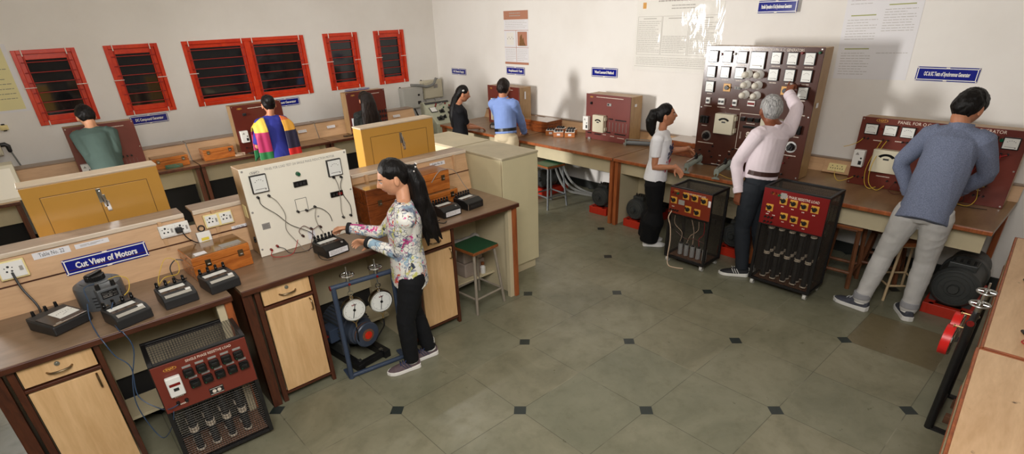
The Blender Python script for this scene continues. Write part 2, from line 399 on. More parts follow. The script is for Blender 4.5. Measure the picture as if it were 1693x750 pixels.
def merge(o, mb, mat):
    """add flat printing to an existing part as a second material"""
    me = o.data
    if me.users > 1: return
    sl = [m.name for m in me.materials]
    if mat.name not in sl: me.materials.append(mat)
    i = [m.name for m in me.materials].index(mat.name)
    bm = bmesh.new(); bm.from_mesh(me); vs = [bm.verts.new(p) for p in mb.v]
    for f in mb.f:
        g = bm.faces.new([vs[k] for k in f]); g.material_index = i
    bm.normal_update(); bm.to_mesh(me); bm.free()
XB, YA, XL, YF, ZC = 5.62, 8.15, -3.3, -3.2, 3.4
WIN = [(.186, .746), (1.011, 1.561), (1.825, 3.382), (3.666, 4.212), (4.484, 5.02)]; WZ0, WZ1 = 1.265, 2.037
def setting():
    struct('floor', MB().box(XL, YF, -.1, XB, YA, 0), M['floor'])
    struct('ceiling', MB().box(XL-.2, YF-.2, ZC, XB+.2, YA+.2, ZC+.1), M['ceiling'])
    w = MB(); xs = [XL]
    w.box(XL, YA, -.1, XB, YA+.2, WZ0); w.box(XL, YA, WZ1, XB, YA+.2, ZC)
    x = XL
    for a, b in WIN: w.box(x, YA, WZ0, a, YA+.2, WZ1); x = b
    w.box(x, YA, WZ0, XB, YA+.2, WZ1)
    struct('wall_back', w, M['wall'])
    struct('wall_right', MB().box(XB, YF-.2, -.1, XB+.2, YA+.2, ZC), M['wall'])
    struct('wall_left', MB().box(XL-.2, YF-.2, -.1, XL, YA+.2, ZC), M['wall'])
    struct('wall_front', MB().box(XL, YF-.2, -.1, XB, YF, ZC), M['wall'])
    struct('baseboard_right', MB().box(XB-.015, YF, 0, XB, YA, .1), M['skirting'])
    struct('baseboard_back', MB().box(XL, YA-.015, 0, XB-.015, YA, .1), M['skirting'])
    for i, (a, b) in enumerate(WIN):
        f = MB(); y0, y1 = YA-.012, YA+.1; t = .04
        f.box(a, y0, WZ0, a+t, y1, WZ1); f.box(b-t, y0, WZ0, b, y1, WZ1); f.box(a+t, y0, WZ1-t, b-t, y1, WZ1); f.box(a+t, y0, WZ0, b-t, y1, WZ0+t)
        segs = [(a+t, b-t)]
        if i == 2:
            mid = (a+b)/2; f.box(mid-.035, y0, WZ0+t, mid+.035, y1, WZ1-t); segs = [(a+t, mid-.035), (mid+.035, b-t)]
        o = struct('window_%d' % (i+1), f, M['red_paint'], bevel=.003)
        for u, v in segs:
            s = MB(); k = .058 if i != 2 else .045; yy0, yy1 = YA+.018, YA+.06; z0, z1 = WZ0+t, WZ1-t
            s.box(u, yy0, z0, u+k, yy1, z1); s.box(v-k, yy0, z0, v, yy1, z1); s.box(u+k, yy0, z1-k, v-k, yy1, z1); s.box(u+k, yy0, z0, v-k, yy1, z0+k)
            s.build('sash', M['red_paint'], o, bevel=.003)
            MB().box(u+k, YA+.036, z0+k, v-k, YA+.042, z1-k).build('pane', M['glass'], o)
            for q in range(6):
                z = z0+k+.035+(z1-z0-2*k-.06)*q/5
                MB().cyl((u+.01, YA+.002, z), (v-.01, YA+.002, z), .0045, n=8).build('grille_bar', M['red_bar'], o)
            for x in (u+k-.012, v-k+.012):
                MB().cyl((x, YA-.016, WZ0-.012), (x, YA-.016, WZ1+.012), .005, n=8).build('grille_bar', M['red_bar'], o)
                tp = MB()
                for za, zb in ((WZ0-.012, WZ0+.05), (WZ1-.06, WZ1+.013)): tp.cyl((x, YA-.017, za), (x, YA-.017, zb), .0056, n=8)
                tp.build('bar_tip', M['white_tip'], o)
        zm = (WZ0+WZ1)/2+.01
        for x0, x1 in ((a-.012, a+.1), (b-.1, b+.012)):
            MB().cyl((x0, YA-.018, zm), (x1, YA-.018, zm), .0045, n=8).build('grille_bar', M['white_tip'], o)
setting()

# ---------------------------------------------------------------- notices on the walls
def blue_sign(label, words, w, h, loc, rz, size=None, tilt=0):
    """enamel sign, local x along the sign, face towards local -y"""
    t = thing('sign_board', label, 'sign', loc, rz)
    t.rotation_euler = (0, tilt, rz)
    MB().box(-w/2, -.006, -h/2, w/2, 0, h/2).build('board', M['blue_sign'], t)
    b = MB(); g = .1*h; k = .022*h+.0008
    for z in (h/2-g, -h/2+g): b.box(-w/2+g, -.0072, z-k, w/2-g, -.006, z+k)
    for x in (w/2-g, -w/2+g): b.box(x-k, -.0072, -h/2+g, x+k, -.006, h/2-g)
    b.build('border', M['white'], t)
    s = MB()
    for x in (-w/2+.05*h, w/2-.05*h):
        for z in (-h/2+.06*h, h/2-.06*h): s.cyl((x, -.009, z), (x, -.006, z), .035*h+.001, n=8)
    for z in (-h/2+.05*h, h/2-.05*h): s.box(-.012, -.008, z-.003, .012, -.006, z+.003)
    each(s, 'fixing', M['white_tip'], t)
    text(words, size or h*.42, M['white'], t, (0, -.0068, 0), width=w*.74, bold=.0015)
    return t
RB = -PI/2
blue_sign('blue sign reading DC Bench Supply at the corner, smallest wall sign', 'DC Bench Supply', .385, .095, (XB, 7.555, 1.388), RB)
blue_sign("blue sign reading Hopkinson's Test hung below the brown bordered poster", "Hopkinson's Test", .395, .105, (XB, 6.18, 1.457), RB)
blue_sign('blue sign reading Ward Leonard Method on wall above the faded maroon panel box', 'Ward Leonard Method', .41, .108, (XB, 4.54, 1.507), RB)
blue_sign('blue sign reading Parallel Operation of 3-phase Synchronous Generators, above tallest panel', 'Parallel Operation of 3-\u03c6 Synchronous Generators', .40, .105, (XB-.012, 2.522, 2.17), RB-.1)
blue_sign('blue sign reading OC & SC Tests of Synchronous Generator, above person in denim shirt', 'OC & SC Tests of Synchronous Generator', .41, .106, (XB, 1.076, 1.645), RB, .042)
blue_sign('blue sign reading DC Compound Generator under the second window', 'DC Compound Generator', .41, .105, (1.235, YA, 1.195), 0)
blue_sign('blue sign reading DC Shunt Generator under the wide double window', 'DC Shunt Generator', .41, .105, (2.94, YA, 1.185), 0)
blue_sign('blue sign mostly hidden behind the third maroon panel under the fourth window', 'DC Series Generator', .42, .105, (4.08, YA, 1.195), 0)

def quad(mb, x0, z0, x1, z1, y):
    return mb.add([(x0, y, z0), (x1, y, z0), (x1, y, z1), (x0, y, z1)], [(0, 1, 2, 3)])
def rows(mb, x0, x1, z0, z1, n, y=-.0022, h=.0035, seed=1, ragged=.35):
    r = random.Random(seed)
    for i in range(n):
        z = z1-(z1-z0)*(i+.5)/n; x = x0; e = x1-(x1-x0)*ragged*r.random()*(r.random() < .5)
        while x < e-.004:
            w = min(r.uniform(.012, .05), e-x); quad(mb, x, z-h/2, x+w, z+h/2, y); x += w+.006
def poster(label, w, h, loc, rz, paper, ry=0):
    t = thing('poster', label, 'poster', loc, rz); t.rotation_euler = (0, ry, rz)
    t2 = MB().box(-w/2, -.0015, -h/2, w/2, 0, h/2).build('sheet', paper, t); t2.location.y = -.0005; return t
def walls_paper():
    t = poster('portrait poster with brown border bands and a small brown photograph', .5, .69, (XB, 6.147, 1.89), RB, M['paper'])
    b = MB(); b.box(-.25, -.0025, .235, .25, -.0015, .345); b.box(-.25, -.0025, -.345, .25, -.0015, -.315)
    b.box(-.25, -.0024, .095, .25, -.0015, .101); b.box(-.003, -.0024, -.31, .003, -.0015, .095); b.box(-.25, -.0024, -.125, .25, -.0015, -.12)
    merge(t.children[0], b, M['terracotta'])
    p = MB(); p.box(-.23, -.003, .255, -.165, -.0024, .32); p.build('printed_emblem', M['white'], t)
    r = MB(); rows(r, -.13, .1, .265, .33, 2, -.0032, .01, 3); rows(r, -.22, .22, .12, .225, 5, seed=4); rows(r, -.225, -.02, -.3, -.14, 7, seed=5); rows(r, .02, .225, -.3, -.14, 7, seed=6)
    merge(t.children[0], r, M['ink_faint'])
    d = MB(); d.box(-.2, -.0024, -.09, -.05, -.0015, .07); d2 = d.build('printed_diagram', M['paper_warm'], t)
    c = MB()
    for k in range(5): c.cyl((-.18+.03*k, -.0034, -.01+.02*(k % 2)), (-.18+.03*k, -.0024, -.01+.02*(k % 2)), .006, n=8)
    merge(d2, c, M['ink'])
    a = MB(); a.box(.03, -.0026, -.1, .225, -.0015, .08); a.build('printed_photograph', M['terracotta'], t)
    s = MB(); s.prism([(.06, -.1), (.08, .02), (.12, .05), (.13, -.02), (.15, .01), (.17, -.06), (.2, -.1)], 'y', -.0032, -.0026); s.build('printed_figure', M['box_lid'], t)
    # tall poster in a plastic sleeve
    t = poster('large cream text poster inside a shiny clear plastic sleeve', 1.06, .76, (XB, 3.575, 1.945), RB, M['paper_warm'])
    r = MB(); f = MB()
    for k, (u, v, z1) in enumerate(((-.49, -.2, .17), (-.165, .135, .17), (.175, .48, .17))):
        for z in (z1, -.22): f.box(u-.012, -.003, z-.0012, v+.012, -.0018, z+.0012)
        for x in (u-.012, v+.012): f.box(x-.0012, -.003, -.22, x+.0012, -.0018, z1)
        rows(r, u, v, -.2, .13 if k != 1 else -.02, 17 if k != 1 else 10, -.003, .0045, 20+k); r.box(u+.06, -.003, .145, v-.06, -.0018, .152)
    rows(r, -.5, .49, -.33, -.24, 5, -.003, .004, 31); rows(r, -.25, .3, .3, .335, 1, -.003, .012, 32, 0); rows(r, -.08, .2, .23, .285, 2, -.003, .008, 33, 0)
    f.box(-.52, -.003, -.345, .5, -.0018, -.342); merge(t.children[0], f, M['ink_faint']); merge(t.children[0], r, M['ink_faint'])
    e = MB(); e.box(-.45, -.003, .25, -.405, -.0018, .31); e.build('printed_emblem', M['logo_gold'], t)
    s = MB(); n = 26; vs = []; fs = []
    for j in range(n+1):
        for i in range(n+1):
            x = -.545+1.09*i/n; z = -.4+.79*j/n; edge = min(i, n-i, j, n-j)/n
            y = -.008-.03*min(1, edge*6)*max(0, noise.noise(Vector((x*2.6, z*2.2, 3.3)))+.35)
            vs.append((x, y, z))
    for j in range(n):
        for i in range(n): k = j*(n+1)+i; fs.append((k, k+1, k+n+2, k+n+1))
    s.add(vs, fs); s.build('clear_sleeve', M['sleeve'], t, smooth=True)
    # white poster right of the tallest panel
    t = poster('white text poster with olive headings, between tallest panel and OC & SC sign', .565, .92, (XB, 1.638, 2.04), RB, M['paper'], ry=-.025)
    r = MB(); g = MB()
    for (x0, x1, za, zb, n, hd) in ((-.25, -.02, .12, .3, 7, 0), (-.25, -.02, -.15, .02, 8, 1), (-.25, -.02, -.43, -.24, 9, 1), (.02, .25, -.09, .09, 9, 1), (.02, .25, -.3, -.2, 1, 0), (-.25, .25, .33, .44, 5, 0)):
        rows(r, x0, x1, za, zb, n, seed=int(100*(za+2)))
        if hd: g.box(x0+.02, -.0026, zb+.02, x1-.02, -.0015, zb+.028)
    merge(t.children[0], g, M['ink_green']); merge(t.children[0], r, M['ink_faint'])
    t = poster('pale yellow text poster beside the window above person in grey green sweater', .72, .62, (-.235, YA, 1.77), 0, M['paper_yellow'])
    MB().box(-.4, -.0011, -.335, .4, -.0002, .335).build('backing_sheet', M['paper'], t)
    r = MB(); rows(r, .1, .33, -.22, .12, 7, seed=8, h=.006, ragged=.6); rows(r, -.33, .08, -.26, .25, 10, seed=9, h=.005); merge(t.children[0], r, M['ink'])
walls_paper()

# ---------------------------------------------------------------- work tables
def desk_near():
    """pedestal desk: local x along front, y into depth, z up"""
    L, ZT = 1.07, .845
    t = thing('work_desk', 'beech desk holding the white panel box', 'desk')
    MB().box(0, .012, ZT-.028, L, .63, ZT).build('desk_top', M['top_near'], t, bevel=.003)
    MB().box(0, 0, ZT-.034, L, .012, ZT).build('front_lipping', M['trim'], t, bevel=.005)
    f = MB()
    f.box(.07, .03, 0, .1, .06, ZT-.034); f.box(.405, .03, 0, .43, .06, ZT-.034)
    each(f, 'pedestal_post', M['trim_v'], t, bevel=.003)
    MB().box(.1, .028, .672, .405, .06, .69).build('drawer_rail', M['trim'], t, bevel=.003)
    MB().box(.1, .03, .052, .405, .06, .068).build('bottom_rail', M['trim'], t, bevel=.003)
    c = MB(); c.box(.075, .06, .05, .1, .55, ZT-.034); c.box(.405, .06, .05, .425, .55, ZT-.034); c.box(.1, .06, .05, .405, .55, .07); c.box(.1, .53, .07, .405, .55, ZT-.034)
    c.build('pedestal_carcass', M['cream'], t)
    d = MB().box(.108, .03, .7, .398, .05, .805).build('drawer', M['beech'], t, bevel=.002)
    h = MB(); h.tube([(.205, .03, .745), (.22, .008, .745), (.255, 0, .745), (.29, .008, .745), (.305, .03, .745)], .005, 8); h.build('drawer_pull', M['bronze'], d, smooth=True)
    k = MB(); k.cyl((.255, .03, .778), (.255, .023, .778), .011); k.cyl((.255, .024, .778), (.255, .021, .778), .005); k.build('lock', M['steel'], d, smooth=True)
    d = MB().box(.108, .03, .075, .398, .05, .665).build('door', M['beech'], t, bevel=.002)
    h = MB(); h.tube([(.375, .03, .575), (.375, .008, .585), (.375, 0, .615), (.375, .008, .645), (.375, .03, .655)], .005, 8); h.build('door_pull', M['bronze'], d, smooth=True)
    e = MB(); e.box(0, .03, 0, .022, .6, ZT-.034); e.box(0, .024, 0, .055, .06, ZT-.034); e.build('end_panel', M['trim_v'], t, bevel=.003)
    e = MB(); e.box(L-.03, .09, 0, L-.012, .6, ZT-.034); e.box(L-.085, .05, 0, L-.045, .09, ZT-.034); each(e, 'end_panel', M['cream'], t)
    e = MB(); e.box(L-.045, .03, 0, L-.005, .09, ZT-.034); e.build('leg_post', M['redwood_v'], t, bevel=.004)
    MB().box(.425, .56, .3, L-.03, .58, ZT-.034).build('modesty_panel', M['cream'], t)
    MB().box(.06, .6, 0, L-.03, .61, .3).build('painted_shade_sheet', M['under_shade'], t)  # added dark sheet, paints the shade low behind the knee space
    MB().box(.425, .33, .13, L-.03, .56, .15).build('low_shelf', M['cream'], t)
    b = MB(); b.prism([(.62, ZT), (.645, ZT), (.7, 1.155), (.68, 1.155)], 'x', 0, L); b.build('back_board', M['beech_h'], t)
    MB().prism([(.6425, 1.0), (.648, 1.0), (.648, 1.006), (.6425, 1.006)], 'x', 0, L).build('board_seam', M['trim'], t)
    s = MB(); s.box(0, .672, 1.155, L, .84, 1.172); s.build('top_shelf', M['shelf'], t, bevel=.003)
    MB().box(0, .664, 1.148, L, .674, 1.174).build('shelf_lipping', M['shelf_pale'], t, bevel=.003)
    MB().prism([(.645, ZT), (.68, ZT), (.83, 1.155), (.7, 1.155)], 'x', L-.012, L).build('shelf_end', M['beech_h'], t)
    for x in (.1, L-.15): MB().box(x, .645, .0, x+.02, .8, 1.155).build('shelf_bracket', M['beech_h'], t)
    return t
d2 = desk_near(); d2.location = (.625, 3.06, 0); d2['group'] = 'pedestal desks of the near row'
dup(d2, (-.495, 3.06, 0), 0, 'beech desk with label Table No. 22 on its back board')
dup(d2, (1.71, 3.06, 0), 0, 'beech desk with green topped stool under its open end')
# desk tops that face away, behind the shelf of the near row
def far_desk(x0, L, label):
    t = thing('work_desk', label, 'desk', (x0, 3.93, 0), 0, 'desks facing the window wall')
    MB().box(0, 0, .815, L, .62, .845).build('desk_top', M['top_near'], t, bevel=.003)
    for x in (0, L-.05): MB().box(x, .55, 0, x+.05, .6, .815).build('leg_post', M['trim_v'], t, bevel=.003)
    MB().box(0, .02, .1, L, .04, .815).build('modesty_panel', M['cream'], t)
far_desk(-.5, 1.6, 'desk behind Table No. 22 carrying an ochre cabinet')
far_desk(1.75, 1.1, 'desk carrying the ochre cabinet that stands behind stacked wooden boxes')

def wall_bench(name, label, L, ZT, depth, bb, zb, top, group, loc, rz, apron=.17, cream_back=False, right_leg=True, ay=.11, lip='redwood_v'):
    """plain bench with a low sloped back board; bb = (y at base, y at top, shelf back)"""
    t = thing(name, label, 'bench', loc, rz, group)
    MB().box(.004, .014, ZT-.03, L-.004, bb[0]+.02, ZT).build('bench_top', top, t, bevel=.003)
    MB().box(.004, 0, ZT-.032, L-.004, .014, ZT).build('front_lipping', M[lip], t, bevel=.005)
    for x in ((.008, L-.05) if right_leg else (.008,)): MB().box(x, .03, 0, x+.042, .085, ZT-.032).build('leg_post', M[lip], t, bevel=.004)
    for x in ((.02, L-.038) if right_leg else (.02,)): MB().box(x, .085, 0, x+.018, bb[0], ZT-.032).build('end_panel', M['cream'], t)
    MB().box(.04, ay, ZT-.032-apron, L-.04, ay+.015, ZT-.032).build('apron', M['cream'], t)
    if lip == 'trim_v': MB().box(.04, bb[0]+.02, 0, L-.04, bb[0]+.035, ZT-.05).build('back_panel_or_shade_sheet', M['under_shade'], t)  # added dark sheet standing in for the shade under these benches
    if cream_back: MB().box(.04, .45, .25, L-.04, .465, ZT-.032).build('back_panel_or_shade_sheet', M['cream'], t)
    MB().prism([(bb[0], ZT), (bb[0]+.015, ZT), (bb[1]+.015, zb), (bb[1], zb)], 'x', .004, L-.004).build('back_board', M['beech_h'], t)
    MB().box(.004, bb[1]-.006, zb, L-.004, bb[2], zb+.014).build('top_shelf', M['shelf'], t, bevel=.003)
    return t
GB = 'benches along the wall with blue signs'
BB = (.86, .915, .955)
wall_bench('wall_bench', 'brown wall bench with steel green topped stool under it', 1.61, .765, .95, BB, .875, M['top_b'], GB, (4.66, 5.22, 0), RB)
wall_bench('wall_bench', 'brown wall bench carrying the tallest maroon panel', 1.61, .765, .95, BB, .875, M['top_b'], GB, (4.66, 3.60, 0), RB, apron=.15, cream_back=True)
wall_bench('wall_bench', 'brown wall bench where person in denim shirt leans', 1.62, .765, .95, BB, .875, M['top_b'], GB, (4.66, 1.98, 0), RB, right_leg=False)
MB().box(1.56, .8, 0, 1.6, .85, .733).build('leg_post', M['redwood_v'], bpy.data.objects['wall_bench.002'], bevel=.003)
wall_bench('wall_bench', 'brown bench near the room corner where person in black top works', 1.6, .765, .95, BB, .875, M['top_b'], GB, (4.66, 6.84, 0), RB)
GA = 'benches along the window wall'
AA = (.36, .44, .62)
wall_bench('wall_bench', 'bench below first window, green wire coil on it', 1.64, .745, .4, AA, .93, M['top_b'], GA, (-.21, 7.14, 0), 0, ay=.3, apron=.24, lip='trim_v')
wall_bench('wall_bench', 'bench below the wide window where person in blue dress stands', 1.63, .745, .4, AA, .93, M['top_b'], GA, (1.435, 7.14, 0), 0, ay=.3, apron=.24, lip='trim_v')
wall_bench('wall_bench', 'bench below the two narrow windows, dark phone lying on it', 1.62, .745, .4, AA, .93, M['top_b'], GA, (3.07, 7.14, 0), 0, ay=.3, apron=.24, lip='trim_v')
wall_bench('wall_bench', 'pale topped bench under the sloped cream equipment case', 1.6, .745, .4, AA, .93, M['top_c'], GA, (-1.83, 6.95, 0), 0, ay=.3, apron=.24, lip='trim_v')
def side_bench(label, L, loc, rz, lip):
    t = thing('work_bench', label, 'bench', loc, rz, 'pale worn benches opposite the near desks'); ZT = .765
    MB().box(.012, .012, ZT-.028, L-.012, .85, ZT).build('bench_top', M['top_c'], t, bevel=.003)
    l = MB(); l.box(0, 0, ZT-.032, L, .012, ZT+.001); l.box(0, .012, ZT-.032, .012, .85, ZT+.001); l.box(L-.012, .012, ZT-.032, L, .85, ZT+.001); l.build('lipping', lip, t, bevel=.004)
    MB().box(.04, .006, ZT-.19, L-.04, .02, ZT-.032).build('apron', M['cream'], t)
    MB().box(.04, .002, ZT-.212, L-.04, .022, ZT-.19).build('apron_lipping', lip, t, bevel=.003)
    for x in (.06, L-.05): MB().box(x, .045, 0, x+.04, .09, ZT-.032).build('leg_post', M['redwood_v'], t, bevel=.003)
    for x in (.06, L-.05): MB().box(x, .75, 0, x+.04, .8, ZT-.032).build('leg_post', M['redwood_v'], t, bevel=.003)
    MB().box(.1, .055, .08, L-.05, .075, .1).build('foot_rail', M['redwood_h'], t)
    return t
side_bench('pale worn bench with red lead and clip on it', 1.72, (4.655, .25, 0), PI+.0745, M['redwood_h'])
side_bench('pale worn bench with bare dark specked top and reddish edge', 1.7, (2.925, .133, 0), PI+.08, M['redwood_h'])

# ---------------------------------------------------------------- cabinets
def steel_cabinet(label, loc):
    t = thing('steel_cabinet', label, 'cabinet', loc, 0, 'cream steel cabinets in a row')
    w, d, h = .42, .66, 1.12
    MB().box(0, 0, .09, w, d, h-.02).build('body', M['steel_cream'], t, bevel=.004)
    MB().box(-.004, -.004, h-.02, w+.004, d+.004, h).build('top', M['cab_top'], t, bevel=.004)
    MB().box(.02, .03, 0, w-.02, d-.03, .09).build('plinth', M['cream'], t)
    g = MB(); g.box(-.001, .012, .1, 0, .015, h-.025); g.build('door_seam', M['trim'], t)
    return t
steel_cabinet('cream steel cabinet touching the end of the near desk row', (2.905, 3.40, 0))
steel_cabinet('cream steel cabinet standing behind another one, before person in black top', (2.925, 4.09, 0))
def ochre(label, loc):
    t = thing('ochre_cabinet', label, 'cabinet', loc, 0, 'ochre gloss cabinets behind near desks'); w, d, h = .69, .14, .585
    MB().box(0, 0, 0, w, d, h-.012).build('body', M['ochre'], t, bevel=.004)
    MB().box(-.003, -.003, h-.012, w+.003, d+.003, h).build('top', M['ochre_top_lit'], t, bevel=.003)  # pale colour paints reflected light on the cabinet top
    g = MB(); e = .0025
    a, b, z1, z0 = .075, w-.075, h-.08, .05
    for x in (a, (a+b)/2, b): g.box(x-e/2, -.001, z0, x+e/2, 0, z1)
    for z in (z0, z1): g.box(a, -.001, z-e/2, b, 0, z+e/2)
    g.build('door_gap', M['ochre_dark'], t)
    for x0, x1 in ((a+e, (a+b)/2-e), ((a+b)/2+e, b-e)): MB().box(x0, -.003, z0+e, x1, 0, z1-e).build('door', M['ochre'], t, bevel=.0015)
    m = (a+b)/2
    k = MB(); k.box(m-.005, -.006, z1-.09, m+.02, -.003, z1-.005); k.box(m+.012, -.006, z1-.12, m+.032, -.003, z1-.045); k.box(m+.02, -.006, z1-.15, m+.042, -.003, z1-.085)
    hs = k.build('hasp', M['chrome'], t, bevel=.001)
    q = MB(); q.cyl((m+.012, -.012, z1-.02), (m+.026, -.012, z1-.11), .004, n=8); q.torus((m+.026, -.012, z1-.085), (0, 1, 0), .008, .002, 12, 6); q.build('staple', M['steel'], hs)
    return t
ochre('ochre gloss cabinet with two doors and hasp behind Table No. 22 desk', (-.125, 4.05, .846))
ochre('ochre gloss cabinet with hasp behind person in floral shirt', (2.0, 4.05, .846))
def split_build(mb, name, mat, t): each(mb, name, mat, t)
# ------------------------------------------------ panel features; face plane local y = 0, looking towards -y
def pm(t, u, v, w=.085, h=.1, needle=0):
    o = MB().box(u-w/2, -.018, v-h/2, u+w/2, 0, v+h/2).build('panel_meter', M['black'], t, bevel=.002)
    e = .006; d = MB().box(u-w/2+e, -.0195, v-h/2+e, u+w/2-e, -.018, v+h/2-e).build('dial', M['meter_face'], o)
    n = MB(); y = -.0199; quad(n, u-w*.32, v-h*.3, u+w*.25, v-h*.27, y); quad(n, u+w*.26, v-h*.36, u+w*.34, v-h*.27, y)
    for k in range(5):
        a = PI*(.25+.5*k/4); x, z = u-w*.33*math.cos(a), v-h*.12+h*.36*math.sin(a); quad(n, x-.003, z-.002, x+.003, z+.002, y)
    merge(d, n, M['ink']); return o
def rot_switch(t, u, v, s=.055, ang=-.9, plate=None):
    o = MB().box(u-s/2, -.006, v-s/2, u+s/2, 0, v+s/2).build('rotary_switch', plate or M['orange_plate'], t, bevel=.002)
    k = MB(); k.cyl((u, -.022, v), (u, -.006, v), s*.27, s*.3, 16); k.at((u, -.026, v), 0, 0, ang); k.box(-s*.08, -.006, -s*.1, s*.08, .006, s*.46); k.at()
    k.build('switch_knob', M['black'], o, smooth=True); return o
def terminal(t, u, v, m='black', r=.008):
    k = MB(); k.cyl((u, -.02, v), (u, 0, v), r*.8, r, 10); k.build('terminal', M[m], t, smooth=True)
def dial_knob(t, u, v, r=.05):
    n = 24; p = []
    for i in range(n*2): a = PI*i/n; q = r*(1 if i % 2 else .9); p.append((u+q*math.cos(a), v+q*math.sin(a)))
    o = MB().prism(p, 'y', -.004, 0).build('dial_scale', M['steel'], t)
    k = MB(); k.cyl((u, -.035, v), (u, -.004, v), r*.5, r*.68, 20); k.at((u, -.037, v), 0, 0, .5); k.box(-.008, -.008, -r*.5, .008, .006, r*.5); k.at(); k.build('knob', M['black'], o, smooth=True); return o
def mcb(t, u, v, w=.04, h=.055, m='white', n=1):
    o = MB().box(u-w/2, -.02, v-h/2, u+w/2, 0, v+h/2).build('breaker', M[m], t, bevel=.002)
    k = MB()
    for i in range(n):
        x = u-w/2+w*(i+.5)/n; k.box(x-w*.3/n, -.03, v-h*.18, x+w*.3/n, -.019, v+h*.18)
    k.build('toggle', M['black'], o, bevel=.001)
def beige_meter(t, u, v, w, h, d=.06):
    o = MB().box(u-w/2, -d, v-h/2, u+w/2, 0, v+h/2).build('big_meter', M['beige_meter'], t, bevel=.005)
    p = []; R1 = w*.34; R0 = R1*.66; cz = v+h*.06
    for i in range(15): a = PI*(.17+.66*i/14); p.append((u+R1*math.cos(a), cz+R1*math.sin(a)*.75))
    for i in range(15): a = PI*(.83-.66*i/14); p.append((u+R0*math.cos(a), cz+R0*math.sin(a)*.75))
    MB().prism(p, 'y', -d-.0015, -d).build('scale_window', M['black_gloss'], o)
    MB().cbox((u, -d-.001, cz+R1*.12), (w*.2, .002, h*.07)).build('name_plate', M['charcoal'], o)
    b = MB()
    for z in (v+h*.3, v-h*.3): b.box(u+w/2, -d*.7, z-.02, u+w/2+.014, 0, z+.02)
    each(b, 'mount_lug', M['beige_meter'], o, bevel=.002)
def side_meter(t, u, v, w=.09, h=.13, d=.05):
    o = MB().box(u-w/2, -d, v-h/2, u+w/2, 0, v+h/2).build('meter_box', M['white'], t, bevel=.006)
    k = MB(); k.box(u+w*.1, -d-.002, v-h*.35, u+w*.38, -d, v-h*.12); k.cyl((u+w*.28, -d-.004, v+.005), (u+w*.28, -d, v+.005), .007, n=10); each(k, 'display', M['charcoal'], o)
    MB().prism([(u-w*.3, v+h*.22), (u+w*.05, v+h*.22), (u-w*.12, v+h*.38)], 'y', -d-.0015, -d).build('mark', M['letter_grey'], o)
def logo_oval(t, u, v, w, m, word='RAJAT', y=-.0008):
    p = []; h = w*.36
    r = MB(); n = 28; vs = []; fs = []
    for i in range(n):
        a = 2*PI*i/n; c, s = math.cos(a), math.sin(a)
        for k in (1, .88): vs.append((u+w/2*c*k, y-.0004, v+h/2*s*k))
    for i in range(n): j = (i+1) % n; fs.append((2*i, 2*j, 2*j+1, 2*i+1))
    r.add(vs, fs); r.build('emblem_ring', m, t)
    text(word, h*.62, m, t, (u, y, v), width=w*.6, bold=.0006)
def panel_box(name, label, cat, loc, rz, w, h, d, face, side, group=None, over=0, th=.012, feet=True):
    t = thing(name, label, cat, loc, rz, group)
    MB().box(-over, 0, .0, w+over, th, h).build('front_panel', face, t, bevel=.002)
    MB().box(.004, th, 0.004, w-.004, d, h-.004).build('case', side, t, bevel=.003)
    return t
ENG = lambda t, u, v, n, w, m='letter', s=.012: [MB().box(u-w/2+w*i/n, -.0008, v-s/2*(.6+.4*((i*7) % 3)/2), u-w/2+w*(i+.72)/n, 0, v+s/2).build('engraving', M[m], t) for i in (0,)]
CAPY = -.0006
def engr(t, items, m='letter'):
    """tiny illegible captions: rows of short raised strokes"""
    mb = MB(); r = random.Random(len(items))
    for u, v, w in items:
        x = u-w/2
        while x < u+w/2-.002:
            k = r.uniform(.003, .006); quad(mb, x, v-.004, x+k, v+.004, CAPY); x += k+.0025
    p = [c for c in t.children if c.name.startswith('front_panel')][0]; merge(p, mb, M[m])

